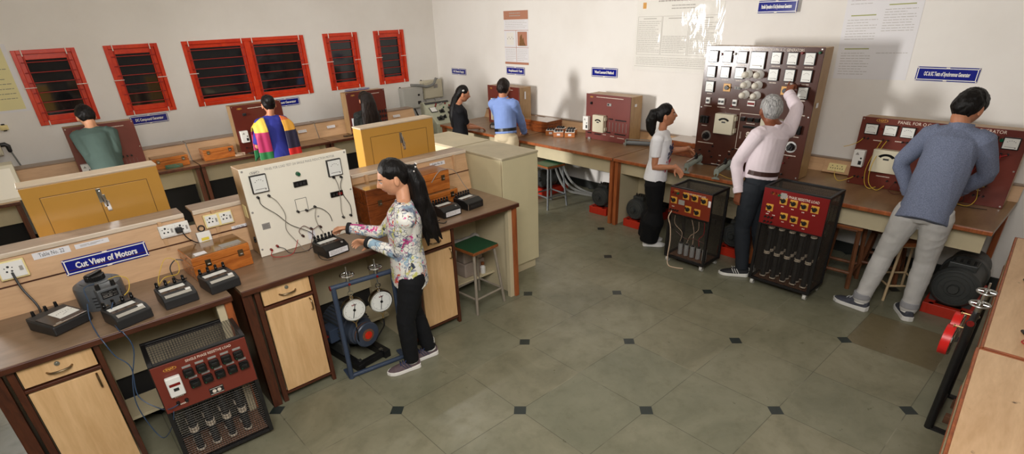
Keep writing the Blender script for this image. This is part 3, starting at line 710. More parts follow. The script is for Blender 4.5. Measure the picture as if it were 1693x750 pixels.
# ---------------- tallest panel
def big_panel():
    t = panel_box('switchboard', 'tallest dark maroon panel full of meters that person in pale pink shirt points at', 'control panel', (5.05, 2.868, .766), RB, 1.05, 1.10, .2, M['maroon_big'], M['tan_side'])
    for u, v in ((.09, 1.011), (.228, 1.011), (.37, 1.009), (.812, 1.01), (.953, 1.012), (.675, 1.011), (.086, .877), (.225, .877), (.364, .876), (.673, .877), (.813, .878), (.952, .878), (.088, .744), (.95, .743)): pm(t, u, v, .088, .1)
    pm(t, .515, .988, .135, .145)
    rot_switch(t, .258, .745, .07, 1.5); rot_switch(t, .795, .752, .07, 1.5)
    o = MB().box(.335, -.012, .735, .395, 0, .76).build('changeover_switch', M['letter_grey'], t, bevel=.002)
    MB().box(.348, -.016, .74, .36, -.011, .755).box(.375, -.016, .74, .387, -.011, .755).build('toggle', M['black'], o)
    for u in (.447, .552):
        for v in (.871, .783, .695):
            o = MB().lathe([(.038, 0), (.038, .008), (.03, .02), (.022, .034)], (u, 0, v), (0, -1, 0), 20).build('lamp_holder', M['white'], t, smooth=True)
            b = MB(); b.lathe([(.012, .03), (.016, .04), (.026, .06), (.028, .078), (.02, .096), (.006, .104)], (u, 0, v), (0, -1, 0), 18); b.build('bulb', M['bulb'], o, smooth=True)
    for u in (.088, .359): mcb(t, u, .618)
    mcb(t, .226, .619, .06, .055, 'white', 2); mcb(t, .952, .615)
    o = MB().box(.48, -.012, .6, .55, 0, .645).build('fuse_block', M['white'], t, bevel=.002); MB().box(.483, -.014, .612, .547, -.011, .632).build('fuse', M['red_lamp'], o)
    for u in (.045, .075, .105): MB().box(u-.013, -.03, .405, u+.013, 0, .475).build('fuse_holder', M['black_gloss'], t, bevel=.004)
    for u in (.915, .95, .985): MB().box(u-.013, -.03, .4, u+.013, 0, .475).build('fuse_holder', M['black_gloss'], t, bevel=.004)
    beige_meter(t, .3, .422, .19, .185); beige_meter(t, .745, .42, .19, .185)
    for u in (.109, .935): dial_knob(t, u, .285, .052)
    l = MB(); e = .002
    for z in (.2, .53): l.box(.425, -.001, z-e, .645, 0, z+e)
    for x in (.425, .645): l.box(x-e, -.001, .2, x+e, 0, .53)
    l.build('engraved_border', M['letter'], t)
    for u, w in ((.465, .04), (.535, .05), (.6, .04)): MB().box(u-w/2, -.03, .465, u+w/2, 0, .5).build('switch_block', M['black_gloss'], t, bevel=.004)
    MB().box(.475, -.02, .405, .595, 0, .425).build('switch_block', M['black_gloss'], t, bevel=.004)
    s = MB(); s.cyl((.528, -.001, .352), (.528, 0, .352), .019, n=14); s.box(.519, -.001, .325, .537, 0, .342)
    for q in (1, -1): s.at((.528, -.0005, .312), 0, 0, q*.75); s.box(-.026, -.0006, -.0035, .026, .0005, .0035); s.at()
    s.build('danger_symbol', M['letter'], t)
    d = MB(); d.cyl((.521, -.0016, .352), (.521, -.001, .352), .005, n=8); d.cyl((.535, -.0016, .352), (.535, -.001, .352), .005, n=8); d.build('danger_symbol_eyes', M['maroon_big'], t)
    for x in (.455, .6): text('DANGER', .016, M['letter'], t, (x, -.0004, .33), (PI/2, PI/2, 0))
    for u, v, m in ((.16, 1.03, 'red_lamp'), (.292, 1.035, 'white'), (.88, 1.055, 'red_lamp'), (1.02, 1.06, 'green_lamp'), (.335, .59, 'red_lamp')): terminal(t, u, v, m, .012)
    r = random.Random(2)
    for i in range(9):
        for j in range(4):
            if r.random() < .72: terminal(t, .06+.105*i+(j % 2)*.03, .035+.052*j, 'black' if r.random() < .7 else 'red_lamp', .008)
    caps = [(u, .945, .07) for u in (.09, .228, .37, .675, .812, .953)]+[(u, .81, .06) for u in (.086, .225, .364, .673, .813, .952)]+[(.088, .68, .05), (.95, .68, .05), (.515, .9, .12), (.515, .66, .06)]
    caps += [(.088, .565, .08), (.226, .565, .08), (.359, .56, .1), (.952, .56, .1), (.075, .38, .06), (.95, .375, .07), (.11, .215, .17), (.93, .21, .12), (.3, .02, .2), (.535, .445, .08)]
    r = random.Random(5); caps += [(.1+.09*i, .06+.052*j, .02) for i in range(9) for j in range(3) if r.random() < .55]
    engr(t, caps)
    text('PANEL FOR PARALLEL OPERATION OF 3 PH. A. C. GENERATORS', .032, M['letter'], t, (.56, -.0006, 1.074), width=.66)
    s = MB()
    for u, v in ((.02, 1.085), (.02, .55), (.02, .02), (1.03, 1.085), (1.03, .55), (1.03, .02), (.1, 1.09)): s.cyl((u, -.003, v), (u, 0, v), .006, n=8)
    split_build(s, 'screw', M['steel'], t)
    MB().box(1.0505, .06, .62, 1.053, .1, .66).build('side_label', M['paper'], t)
    return t
big_panel()

# ---------------- OC / SC panel at the right
def oc_panel():
    t = panel_box('switchboard', 'wide brick maroon panel on wall bench in front of person in denim shirt', 'control panel', (5.262, 1.487, .766), RB, 1.07, .565, .16, M['maroon_oc'], M['tan_side'])
    for u, v in ((.09, .474), (.227, .476), (.349, .474), (.857, .474), (.985, .474)): pm(t, u, v, .098, .085)
    logo_oval(t, .148, .545, .085, M['logo_gold'])
    text('PANEL FOR O.C & S.C TEST ON AC GENERATOR', .033, M['letter'], t, (.6, -.0006, .543), width=.68)
    side_meter(t, .055, .23, .085, .14); beige_meter(t, .262, .235, .21, .185)
    dial_knob(t, .893, .278, .05)
    terminal(t, .927, .49, 'green_lamp', .014); terminal(t, .16, .48, 'red_lamp', .009)
    for u in (.05, .08, .19, .225, .33, .36, .83, .86, .95, .99): terminal(t, u, .395)
    for u in (.05, .08, .12, .3, .36, .44): terminal(t, u, .07)
    for u in (.87, .9, .93): terminal(t, u, .15); terminal(t, u+.01, .07)
    engr(t, [(.15, .385, .06), (.9, .385, .08), (.3, .395, .05), (.91, .19, .06), (.26, .1, .1), (.9, .11, .03)])
    s = MB()
    for u, v in ((.015, .55), (.015, .28), (.015, .015), (1.055, .55), (1.055, .28), (1.055, .015)): s.cyl((u, -.003, v), (u, 0, v), .006, n=8)
    split_build(s, 'screw', M['steel'], t)
oc_panel()
# ---------------- faded maroon panels on the wall bench
def wl_panel(label, loc):
    t = panel_box('switchboard', label, 'control panel', loc, RB, .665, .535, .23, M['maroon_pink'], M['tan_side'])
    logo_oval(t, .085, .5, .055, M['logo_gold'])
    engr(t, [(.36, .505, .4)]); engr(t, [(.3, .075, .05), (.42, .07, .06), (.55, .06, .1)])
    MB().box(.33, -.006, .415, .39, 0, .445).build('indicator', M['letter_grey'], t); MB().box(.337, -.008, .42, .36, -.006, .44).build('indicator', M['black'], t)
    mcb(t, .09, .43, .02, .03, 'black')
    side_meter(t, .035, .19, .085, .165); beige_meter(t, .24, .205, .17, .2)
    b = MB()
    for k in range(6): b.box(.375+.05*k, -.006, .13, .378+.05*k, 0, .235)
    b.build('divider_line', M['letter_grey'], t)
    b = MB()
    for u, v, w in ((.4, .27, .07), (.54, .265, .16), (.07, .075, .06), (.2, .07, .1), (.375, .11, .07), (.54, .105, .16)):
        for i in range(int(w/.02)): b.cyl((u-w/2+.02*(i+.5), -.014, v), (u-w/2+.02*(i+.5), 0, v), .007, n=8)
    b.build('terminal_row', M['black'], t)
    f = MB()
    for u in (.05, .6): f.box(u, -.01, -.004, u+.04, .02, .02)
    each(f, 'foot_clip', M['steel'], t)
    s = MB(); s.box(.6665, .08, .42, .668, .12, .45); s.build('side_label', M['paper'], t)
wl_panel('faded maroon panel box with beige meter, under Ward Leonard Method sign', (5.28, 4.53, .766))
def hop_panel():
    t = panel_box('switchboard', "maroon panel box behind person in light blue shirt, under Hopkinson's Test sign", 'control panel', (5.28, 6.43, .766), RB, .68, .52, .23, M['maroon_oc'], M['tan_side'])
    for u in (.4, .47, .54):
        for v in (.2, .28, .36): mcb(t, u, v, .04, .03, 'black')
    logo_oval(t, .085, .48, .055, M['logo_gold']); engr(t, [(.4, .48, .3)])
    pm(t, .12, .3); beige_meter(t, .2, .13, .16, .17)
    MB().box(.682, .1, .36, .684, .125, .46).build('side_label', M['paper'], t)
hop_panel()
# ---------------- panels on the window wall bench
def dc_panel(label, x0, w, h, face, kind):
    t = panel_box('switchboard', label, 'control panel', (x0, 7.31, .746), 0, w, h, .18, face, M['tan_side'])
    logo_oval(t, .1, h-.04, .06, M['logo_gold']); engr(t, [(w*.58, h-.045, .32)])
    if kind == 0:
        for u, v in ((.055, h-.16), (.16, h-.15), (.3, h-.13)): terminal(t, u, v, 'black', .02)
        for u in (.42, .46, .5): terminal(t, u, .2, 'black', .011)
        b = MB()
        for k in range(5): b.box(.4+.035*k, -.0008, .05, .402+.035*k, 0, .17)
        b.build('engraving', M['ink'], t); side_meter(t, .06, .12, .08, .14)
    elif kind == 1:
        side_meter(t, .075, .21, .09, .14); mcb(t, .14, h-.11, .04, .03, 'charcoal'); beige_meter(t, .28, .24, .15, .17)
        for u in (.07, .14, .42, .48, .54): terminal(t, u, .07)
    else:
        MB().box(.03, -.03, .07, .15, 0, .22).build('paper_card', M['paper'], t)
        for k in range(5):
            for j in range(3): mcb(t, .4+.042*k, .12+.07*j, .012, .04, 'charcoal')
    s = MB()
    for u, v in ((.015, h-.015), (w-.015, h-.015), (w-.015, h*.5)): s.cyl((u, -.003, v), (u, 0, v), .006, n=8)
    split_build(s, 'screw', M['steel'], t)
dc_panel('glossy reddish panel under first window, in front of person in grey green sweater', .325, .62, .565, M['maroon_pink'], 0)
dc_panel('maroon panel under the wide window, in front of person in blue dress', 1.965, .615, .575, M['maroon'], 1)
dc_panel('maroon panel under fourth window, in front of person with loose long hair', 3.475, .60, .56, M['maroon'], 2)

# ---------------- white panel box on the near desk
def white_panel():
    w, h = .70, .573
    t = panel_box('switchboard', 'white faced panel box with patch leads on the near desk', 'control panel', (.893, 3.49, .846), 0, w, h, .17, M['panel_white'], M['tan_side'])
    for u, v in ((.094, .471), (.593, .473)):
        o = pm(t, u, v, .1, .112)
    terminal(t, .345, .48, 'green_lamp', .015)
    for u, v, m in ((.347, .416, 'black_gloss'), (.577, .293, 'black_gloss')):
        o = MB().box(u-.045, -.012, v-.018, u+.045, 0, v+.018).build('toggle_switch', M[m], t, bevel=.002)
        k = MB()
        for q in (-.025, 0, .022): k.box(u+q-.007, -.016, v-.009, u+q+.007, -.011, v+.009)
        k.build('toggle', M['charcoal'], o)
    MB().box(.585, -.0165, .284, .612, -.011, .302).build('toggle', M['red_lamp'], t)
    l = MB(); e = .0014
    for z in (.233, .318): l.box(.29, -.0008, z-e, .365, 0, z+e)
    for x in (.29, .365): l.box(x-e, -.0008, .233, x+e, 0, .318)
    l.build('engraved_border', M['ink_dark'], t)
    for u, v in ((.068, .388), (.135, .384), (.577, .407), (.629, .4), (.291, .239), (.348, .233), (.409, .243), (.353, .102), (.418, .098), (.287, .069), (.593, .121), (.649, .12), (.36, .035)): terminal(t, u, v, 'black', .009)
    for u, v in ((.067, .035), (.109, .048)): terminal(t, u, v, 'red_lamp', .009)
    s = MB(); s.box(.05, -.0015, .175, .1, 0, .215); s.build('rating_plate', M['letter_grey'], t)
    s = MB()
    for k in range(5): s.box(.055, -.0022, .182+.006*k, .095-.008*(k % 2), -.0015, .185+.006*k)
    s.build('printed_text', M['ink'], t)
    MB().box(.325, -.002, .028, .375, 0, .085).build('notice', M['paper'], t)
    s = MB()
    for u, v in ((.015, .558), (.685, .558), (.015, .3), (.685, .3), (.015, .05), (.685, .05), (.42, .17)): s.cyl((u, -.002, v), (u, 0, v), .007, n=8)
    split_build(s, 'screw', M['letter_grey'], t)
    logo_oval(t, .085, .54, .06, M['letter_grey'])
    text('PANEL FOR LOAD TEST ON SINGLE PHASE INDUCTION MOTOR', .022, M['letter_grey'], t, (.38, -.0004, .547), width=.46)
    s = MB(); s.box(-.0005, .07, .25, .004, .13, .33); s.build('side_socket', M['ivory'], t, bevel=.002)
    s = MB()
    for z in (.12, .1): s.cyl((-.006, .05, z), (.004, .05, z), .01, n=10)
    each(s, 'side_terminal', M['black'], t)
white_panel()

# ------------------------------------------------ portable meters
def meter(kind):
    t = thing('portable_meter', '', 'meter'); w, d, h = .168, .17, .075
    c = MB(); c.prism([(0, 0), (d, 0), (d, h), (.045, h), (0, h-.022)], 'x', 0, w); c.build('case', M['black'] if kind else M['charcoal'], t, bevel=.006)
    MB().box(.014, .085, h, w-.03, .125, h+.002).build('scale_window', M['meter_face'], t, bevel=.001)
    MB().box(.014, .05, h, w-.03, .08, h+.0012).build('dark_strip', M['strip_dark'], t)
    if kind == 0:
        b = MB(); b.at((0, .022, h-.011), 0, math.atan2(.022, .045)); b.box(.016, -.011, 0, w-.02, .011, .003); b.at(); b.build('chrome_strip', M['chrome'], t, bevel=.001)
        MB().box(w-.045, .03, h-.006, w-.02, .045, h+.001).build('name_plate', M['white'], t)
    elif kind == 1:
        MB().box(.02, -.0012, .01, w-.012, 0, h-.03).build('test_label', M['paper'], t)
        r = MB(); rows(r, .028, w-.02, .014, h-.034, 4, -.0012, .003, 7); r.build('printed_text', M['ink_faint'], t)
        MB().cyl((w-.03, .03, h-.012), (w-.03, .03, h-.004), .008).build('zero_adjuster', M['letter_grey'], t)
    else:
        MB().box(.03, -.0012, .018, w-.03, 0, h-.038).build('name_plate', M['charcoal'], t)
        MB().box(0, -.002, .0, .004, .001, h-.022).build('chrome_edge', M['chrome'], t)
    s = MB(); s.box(.008, d-.035, h, w-.008, d-.004, h+.006); s.build('terminal_board', M['black'], t, bevel=.002)
    n = 4 if kind == 0 else 6
    for k in range(n):
        x = .018+(w-.036)*k/(n-1); q = MB(); q.lathe([(.006, 0), (.009, .004), (.009, .012), (.006, .016), (.008, .018), (.008, .028), (.004, .032)], (x, d-.02, h+.006), n=12); q.build('terminal', M['black_gloss'], t, smooth=True)
    return t
GM = 'portable meters on the desks'
m0 = meter(0); m0.location = (.04, 3.068, .846); m0.rotation_euler = (0, 0, .26); m0['label'] = 'black portable meter with chrome strip lying in front of the variable transformer'; m0['group'] = GM
dup(m0, (.263, 3.128, .846), .06, 'black portable meter with yellow leads looping above its terminals')
dup(m0, (.496, 3.14, .846), .13, 'black portable meter directly in front of the glossy lidded wooden box')
m1 = meter(1); m1.location = (1.183, 3.142, .846); m1.rotation_euler = (0, 0, .11); m1['label'] = 'black meter with paper label that person in floral shirt is wiring'; m1['group'] = GM
dup(m1, (2.135, 3.19, .846), .03, 'black meter with white label strip in front of stacked wooden boxes')
m2 = meter(2); m2.location = (2.372, 3.202, .846); m2.rotation_euler = (0, 0, .1); m2['label'] = 'unlabelled black meter with grey lead, beside one with white label strip'; m2['group'] = GM
dup(m1, (4.93, 6.0, .766), RB+.2, 'black meter beside working hands of person in black top', '')
def flat_meter():
    t = thing('portable_meter', 'wide dark meter with square white dial and thick black cord', 'meter', (-.205, 3.225, .846), .47, GM)
    w, d, h = .185, .21, .07
    c = MB(); c.prism([(.008, 0), (d, 0), (d, h-.006), (0, h-.016), (0, .01)], 'x', 0, w); c.build('case', M['charcoal'], t, bevel=.007)
    s = math.atan2(.01, d)
    a = MB().at((0, 0, h-.016), 0, s); a.box(.012, .012, 0, w-.012, d-.06, .004); a.build('lid_plate', M['strip_dark'], t, bevel=.001)
    a = MB().at((0, 0, h-.016), 0, s); a.box(.07, .05, .004, w-.02, .145, .006); a.build('dial', M['meter_face'], t)
    a = MB().at((0, 0, h-.016), 0, s); a.box(.012, .004, .001, w-.012, .012, .005); a.build('chrome_strip', M['chrome'], t)
    a = MB().at((0, 0, h-.016), 0, s); a.box(.03, .012, .0045, .055, .022, .006); a.build('name_plate', M['steel'], t)
    n = MB().at((0, 0, h-.016), 0, s); n.tube([(.1, .075, .0065), (.13, .09, .0065)], .0008, 5, 0)
    for k in range(7): n.cbox((.085+.012*k, .11-.002*(k-3)**2*.5, .0064), (.003, .006, .0006))
    n.build('dial_scale_print', M['ink'], t)
    b = MB(); b.box(.02, d, .012, w-.02, d+.045, h-.02); b.build('terminal_block', M['charcoal'], t, bevel=.004)
    for x in (.05, .11, .16):
        q = MB(); q.cyl((x, d+.02, h-.02), (x, d+.02, h+.012), .009, .007); q.build('terminal', M['black'], t, smooth=True)
    MB().cyl((w-.002, d+.022, .03), (w-.022, d+.022, .03), .008).build('side_stud', M['white'], t)
flat_meter()

# ------------------------------------------------ variable transformer
def variac():
    t = thing('variable_transformer', 'round grey variable transformer with black knob below Cut View of Motors sign', 'transformer', (.035, 3.50, .846)); R = .112
    MB().lathe([(R*.98, 0), (R, .01), (R, .112), (R*.97, .125), (R*.8, .136), (R*.72, .138), (.01, .139)], n=40).build('body', M['grey_var'], t, smooth=True)
    s = MB()
    for j in range(4):
        for a in (-.55, -.35, .35, .55): 
            s.at((0, 0, 0), a); s.box(-.012, -R-.001, .022+.018*j, .012, -R+.004, .027+.018*j); s.at()
    s.build('vent_slot', M['black'], t)
    MB().lathe([(.075, .136), (.075, .142), (.07, .144)], n=36).build('scale_plate', M['grey_var'], t, smooth=True)
    k = MB(); n = 28; p = []
    for i in range(n*2): a = PI*i/n; q = .048*(1 if i % 2 else .9); p.append((q*math.cos(a), q*math.sin(a)))
    k.prism(p, 'z', .144, .172); kn = k.build('knob', M['black'], t, bevel=.002)
    g = MB().at((0, 0, .172), .5); g.box(-.046, -.012, 0, .046, .012, .012); g.build('pointer_grip', M['black'], kn, bevel=.003)
    f = MB(); f.box(-.052, -R-.032, .015, .052, -R+.03, .128); fb = f.build('terminal_box', M['grey_var'], t, bevel=.006)
    MB().box(-.038, -R-.0335, .075, .038, -R-.032, .115).build('rating_plate', M['black'], fb)
    r = MB(); rows(r, -.034, .034, .079, .111, 4, -R-.0335, .004, 4); r.build('printed_text', M['letter_grey'], fb)
    for x, z in ((-.036, .128), (.036, .128)):
        q = MB(); q.cyl((x, -R-.01, z), (x, -R-.01, z+.03), .012, .01, 12); q.build('terminal', M['black'], fb, smooth=True)
    q = MB()
    for x in (-.03, .0, .03): q.cyl((x, -R-.04, .035), (x, -R-.032, .035), .006, n=8)
    split_build(q, 'screw', M['brass'], fb)
    t.rotation_euler = (0, 0, .22)
variac()

# ------------------------------------------------ wooden instrument boxes
def ibox(label, loc, rz, w, d, h, wood='box_wood', lid='box_wood', lidh=.3, latches=(.25, .75), group=None, over=0):
    t = thing('wooden_box', label, 'box', loc, rz, group); zl = h*(1-lidh)
    MB().box(0, 0, 0, w, d, zl-.001).build('body', M[wood], t, bevel=.004)
    o = MB().box(-over, -over, zl+.001, w+over, d, h).build('lid', M[wood], t, bevel=.004)
    MB().box(.004-over, .004-over, h, w-.004+over, d-.004, h+.003).build('lid_top', M[lid], o, bevel=.001)
    for f in latches:
        l = MB(); l.box(w*f-.016, -.006-over, zl-.02, w*f+.016, -over, zl+.022); q = l.build('latch', M['bronze'], t, bevel=.001)
        l = MB(); l.cyl((w*f-.008, -.012-over, zl-.004), (w*f+.008, -.012-over, zl-.004), .005, n=8); l.build('latch_pin', M['steel'], q)
    h2 = MB()
    for f in (.2, .8): h2.cyl((w*f-.015, d+.003, zl), (w*f+.015, d+.003, zl), .004, n=8)
    each(h2, 'hinge', M['bronze'], t); return t
b = ibox('wooden box with glossy brown lid and torn label beside meters', (.487, 3.40, .846), .075, .335, .24, .145, 'box_wood', 'box_lid', .34, (.25, .82))
MB().box(.035, .02, .148, .1, .07, .1488).build('torn_label', M['paper'], b)
MB().box(.19, .035, .148, .31, .095, .1488).build('rating_plate', M['letter_grey'], b)
b = ibox('large dark wooden box touching the side of white panel box', (1.665, 3.45, .846), .0, .33, .22, .27, 'box_wood_dark', 'box_lid', .4, (.3,))
b = ibox('lower wooden box of a stack of two, partly hidden by dark ponytail', (2.03, 3.42, .846), .02, .42, .24, .125, 'box_wood', 'box_lid', .3, (.86, .3))
b = ibox('upper wooden box of a stack of two, metal latch near one end', (2.0, 3.45, .975), .02, .40, .21, .15, 'box_wood', 'box_wood_dark', .35, (.84, .3))
GW = 'wooden boxes on the wall benches'
ibox('low wooden box just above the ochre cabinet of Table No. 22', (.045, 7.25, .746), 0, .25, .2, .085, 'box_wood', 'box_lid', .3, (.3, .8), GW)
ibox('wooden box beside the green wire coil and glossy reddish panel', (.99, 7.27, .746), 0, .37, .19, .12, 'box_wood', 'box_lid', .3, (.15, .85), GW)
ibox('wooden box with two latches beside the panel under wide window', (1.53, 7.28, .746), 0, .35, .19, .13, 'box_wood', 'box_lid', .3, (.15, .85), GW)
ibox("wooden box pressed against the Hopkinson's Test panel, behind resistor boxes", (5.22, 5.70, .766), RB, .27, .25, .13, 'box_wood_dark', 'box_lid', .3, (), GW)
ibox('larger wooden box beside resistance boxes under the shadow on the wall', (5.17, 5.41, .766), RB, .30, .3, .14, 'box_wood_dark', 'box_lid', .3, (), GW)
ibox('reddish wooden box between faded maroon box and tallest panel, behind outstretched hand', (5.2, 3.30, .766), RB, .36, .28, .15, 'box_wood_dark', 'box_lid', .35, (.8,), GW)

# resistance boxes: small orange wooden cases with white tops and black knobs
def rbox():
    t = thing('resistance_box', '', 'resistance box')
    MB().box(0, 0, 0, .13, .1, .06).build('case', M['box_wood'], t, bevel=.003)
    MB().box(.004, .004, .06, .126, .096, .066).build('top_plate', M['white'], t, bevel=.002)
    for x, y in ((.03, .03), (.065, .03), (.1, .03), (.03, .07), (.065, .07), (.1, .07)):
        k = MB(); k.lathe([(.013, 0), (.013, .012), (.009, .02), (.003, .024)], (x, y, .066), n=14); k.build('knob', M['black'], t, smooth=True)
    MB().box(.045, -.0015, .02, .085, 0, .045).build('label_card', M['paper'], t)
    return t
GR = 'resistance boxes beside the faded maroon panel'
rb = rbox(); rb['group'] = GR
for i, (x, y, r, lab) in enumerate(((5.06, 5.02, -.9, 'resistance box next to hand of person in light blue shirt, front row'), (5.05, 4.87, -.85, 'resistance box with bright label, middle of the front row of three'), (5.12, 4.74, -.9, 'resistance box with card on front, front row end near faded maroon panel'), (5.24, 5.03, -1.2, 'resistance box in back row beside the larger wooden box'), (5.26, 4.86, -1.2, 'resistance box in back row beside the faded maroon panel'))):
    if i == 0: rb.location = (x, y, .766); rb.rotation_euler = (0, 0, r); rb['label'] = lab
    else: dup(rb, (x, y, .766), r, lab)

# ------------------------------------------------ sockets and paper labels on the near back boards
def socket_plate(label, x, z, w, h, n, box='white', plug=False, rz=0):
    t = thing('socket_outlet', label, 'socket', (x, 3.679+(z-.845)*.1935, z), 0, 'sockets on the near back boards'); t.rotation_euler = (-.191, 0, 0)
    MB().box(-w/2, -.03, -h/2, w/2, 0, h/2).build('back_box', M[box], t, bevel=.004)
    for k in range(n):
        u = -w/2+w*(k+.5)/n; pw = w/n-.014
        p = MB().box(u-pw/2, -.036, -h/2+.008, u+pw/2, -.03, h/2-.008).build('socket_plate', M['white'], t, bevel=.002)
        hs = MB()
        for a, c, r in ((0, .018, .006), (-.013, -.006, .005), (.013, -.006, .005), (-.02, .012, .003), (.02, .012, .003)): hs.cyl((u-pw*.12+a*.8, -.0365, c), (u-pw*.12+a*.8, -.035, c), r, n=10)
        each(hs, 'pin_hole', M['black'], p)
        s = MB().box(u+pw*.28, -.04, -.012, u+pw*.42, -.035, .012).build('rocker', M['letter_grey'], p, bevel=.001)
    if plug:
        q = MB(); q.box(-.002, -.07, -.022, .036, -.036, .012); q.build('plug', M['black'], t, bevel=.006)
    return t
socket_plate('ivory socket with thick black cord on Table No. 22 back board', -.275, 1.085, .12, .1, 1, 'ivory')
socket_plate('white twin socket with one black plug, on Table No. 22 back board', .50, 1.09, .165, .075, 2, 'white', True)
socket_plate('ivory twin socket with wire ends pushed in beside white panel box', .755, 1.09, .17, .085, 2, 'ivory')
def energy_box():
    t = thing('switch_unit', 'small white switch unit with yellow sticker on back board behind glossy lidded box', 'switch', (.642, 3.7055, .985)); t.rotation_euler = (-.191, 0, 0)
    MB().box(-.04, -.035, -.055, .04, 0, .055).build('case', M['white'], t, bevel=.005)
    MB().box(-.022, -.036, .0, .022, -.035, .018).build('sticker', plain('yellow_sticker', rgb(222, 200, 60), .5), t)
    MB().box(-.02, -.038, -.03, .02, -.034, -.01).build('display', M['charcoal'], t, bevel=.001)
    q = MB(); q.torus((0, -.02, .075), (0, 1, 0), .018, .004, 14, 6); q.build('wire_loop', M['w_black'], t, smooth=True)
energy_box()
def label_strip(label, x, z, w, h, words, size=.03):
    t = thing('label_strip', label, 'label', (x, 3.6788+(z-.845)*.1935, z)); t.rotation_euler = (-.191, 0, 0)
    MB().box(-w/2, -.001, -h/2, w/2, .0, h/2).build('paper', M['paper'], t)
    if words: text(words, size, M['ink_dark'], t, (0, -.0012, 0), width=w*.68)
    else:
        r = MB(); rows(r, -w*.35, w*.35, -h*.25, h*.25, 2, -.001, .003, 5); r.build('printed_text', M['ink_faint'], t)
label_strip('white strip reading Table No. 22 on back board', -.095, 1.12, .165, .036, 'Table No. 22')
label_strip('blank looking white paper strip beside the Table No. 22 strip', .09, 1.12, .16, .026, None)
label_strip('white strip under the ivory twin socket beside the white panel box', .875, 1.01, .12, .026, 'Table No. 21', .02)
label_strip('white strip on back board above the stacked wooden boxes', 2.48, 1.11, .15, .03, 'Table No. 20', .024)
s = blue_sign('large blue sign reading Cut View of Motors on near back board', 'Cut View of Motors', .405, .09, (.128, 3.7125, 1.022), 0, .046); s.rotation_euler = (-.191, 0, 0)

# small paper cards on the benches along the window wall, meters etc.
for x, lab in ((2.86, 'white card on sloped board beside person in blue dress'), (3.28, 'white card on the long sloped board below window four'), (4.35, 'white card on sloped board below the grey switch case')):
    t = thing('label_strip', lab, 'label', (x, 7.53, .865)); t.rotation_euler = (-.41, 0, 0)
    MB().box(-.06, -.002, -.018, .06, 0, .018).build('paper', M['paper'], t); r = MB(); rows(r, -.05, .05, -.01, .01, 2, -.002, .003, 3); r.build('printed_text', M['ink_faint'], t)
t = thing('mobile_phone', 'dark phone lying on the bench below the fourth window', 'phone', (3.42, 7.3, .746), .1)
MB().box(-.075, -.038, 0, .075, .038, .009).build('body', M['black'], t, bevel=.003); MB().box(-.068, -.033, .009, .068, .033, .0096).build('screen', M['black_gloss'], t)
# socket board beside the wide brick panel
t = thing('socket_board', 'ivory socket board on bench between tallest panel and brick maroon panel', 'socket', (5.5, 1.66, .82), RB); t.rotation_euler = (-.45, 0, RB)
MB().box(-.12, 0, -.05, .12, .02, .05).build('board', M['beech_h'], t, bevel=.004)
p = MB().box(-.075, -.012, -.036, .075, 0, .036).build('socket_plate', M['ivory'], t, bevel=.004)
q = MB()
for u in (-.04, 0, .04):
    for a, c in ((0, .014), (-.01, -.008), (.01, -.008)): q.cyl((u+a, -.0135, c), (u+a, -.0115, c), .0045, n=8)
each(q, 'pin_hole', M['black'], p)
# ------------------------------------------------ mesh sided load boxes
def wire_net(mb, o, a, b, na, nb, r=.0011):
    o, a, b = Vector(o), Vector(a), Vector(b)
    for i in range(1, na): p = o+a*(i/na); mb.cyl(p, p+b, r, n=4)
    for j in range(1, nb): p = o+b*(j/nb); mb.cyl(p, p+a, r, n=4)
def load_box(label, loc, rz, w, d, h, zb, zp, face, pitch, casters=True):
    t = thing('load_box', label, 'load box', loc, rz); e = .022
    f = MB()
    for x in (0, w-e):
        for y in (0, d-e): f.box(x, y, zb, x+e, y+e, h)
    for z in (zb, h-e):
        for y in (0, d-e): f.box(e, y, z, w-e, y+e, z+e)
        for x in (0, w-e): f.box(x, e, z, x+e, d-e, z+e)
    f.box(e, .004, zp-.012, w-e, .016, zp+.006); f.build('frame', M['black_metal'], t, bevel=.002)
    na, nd, nh, nl = int(w/pitch), int(d/pitch), int((h-zb)/pitch), int((zp-zb)/pitch)
    for o, a, b, p, q in (((e, .01, zb+e), (w-2*e, 0, 0), (0, 0, zp-zb-e), na, nl), ((w-.01, e, zb+e), (0, d-2*e, 0), (0, 0, h-zb-2*e), nd, nh), ((.01, e, zb+e), (0, d-2*e, 0), (0, 0, h-zb-2*e), nd, nh), ((e, d-.01, zb+e), (w-2*e, 0, 0), (0, 0, h-zb-2*e), na, nh), ((e, e, h-.01), (w-2*e, 0, 0), (0, d-2*e, 0), na, nd)):
        m = MB(); wire_net(m, o, a, b, p, q); m.build('wire_mesh', M['mesh_wire'], t)
    MB().box(.01, .02, zb+.002, w-.01, d-.02, zb+.008).build('tray', M['rust'], t)
    MB().box(.004, -.004, zp, w-.004, .004, h-.012).build('front_panel', face, t, bevel=.002)
    if casters:
        for x, y in ((.03, .03), (w-.03, .03), (.03, d-.03), (w-.03, d-.03)):
            c = MB(); c.cyl((x-.012, y, .026), (x+.012, y, .026), .026, n=18); o = c.build('caster', M['caster'], t, smooth=True)
            c = MB(); c.box(x-.018, y-.015, .026, x-.013, y+.015, zb); c.box(x+.013, y-.015, .026, x+.018, y+.015, zb); c.box(x-.02, y-.02, zb-.006, x+.02, y+.02, zb); c.build('fork', M['steel'], o)
    return t
def tubes(t, xs, y, z0, z1, r=.02):
    for x in xs:
        o = MB().cyl((x, y, z0), (x, y, z1), r, n=14).build('resistor_tube', M['ceramic'], t, smooth=True)
        for z in (z0, z1): MB().cyl((x, y, z-.005), (x, y, z+.005), r*1.2, n=14).build('end_ring', M['ring_white'], o, smooth=True)
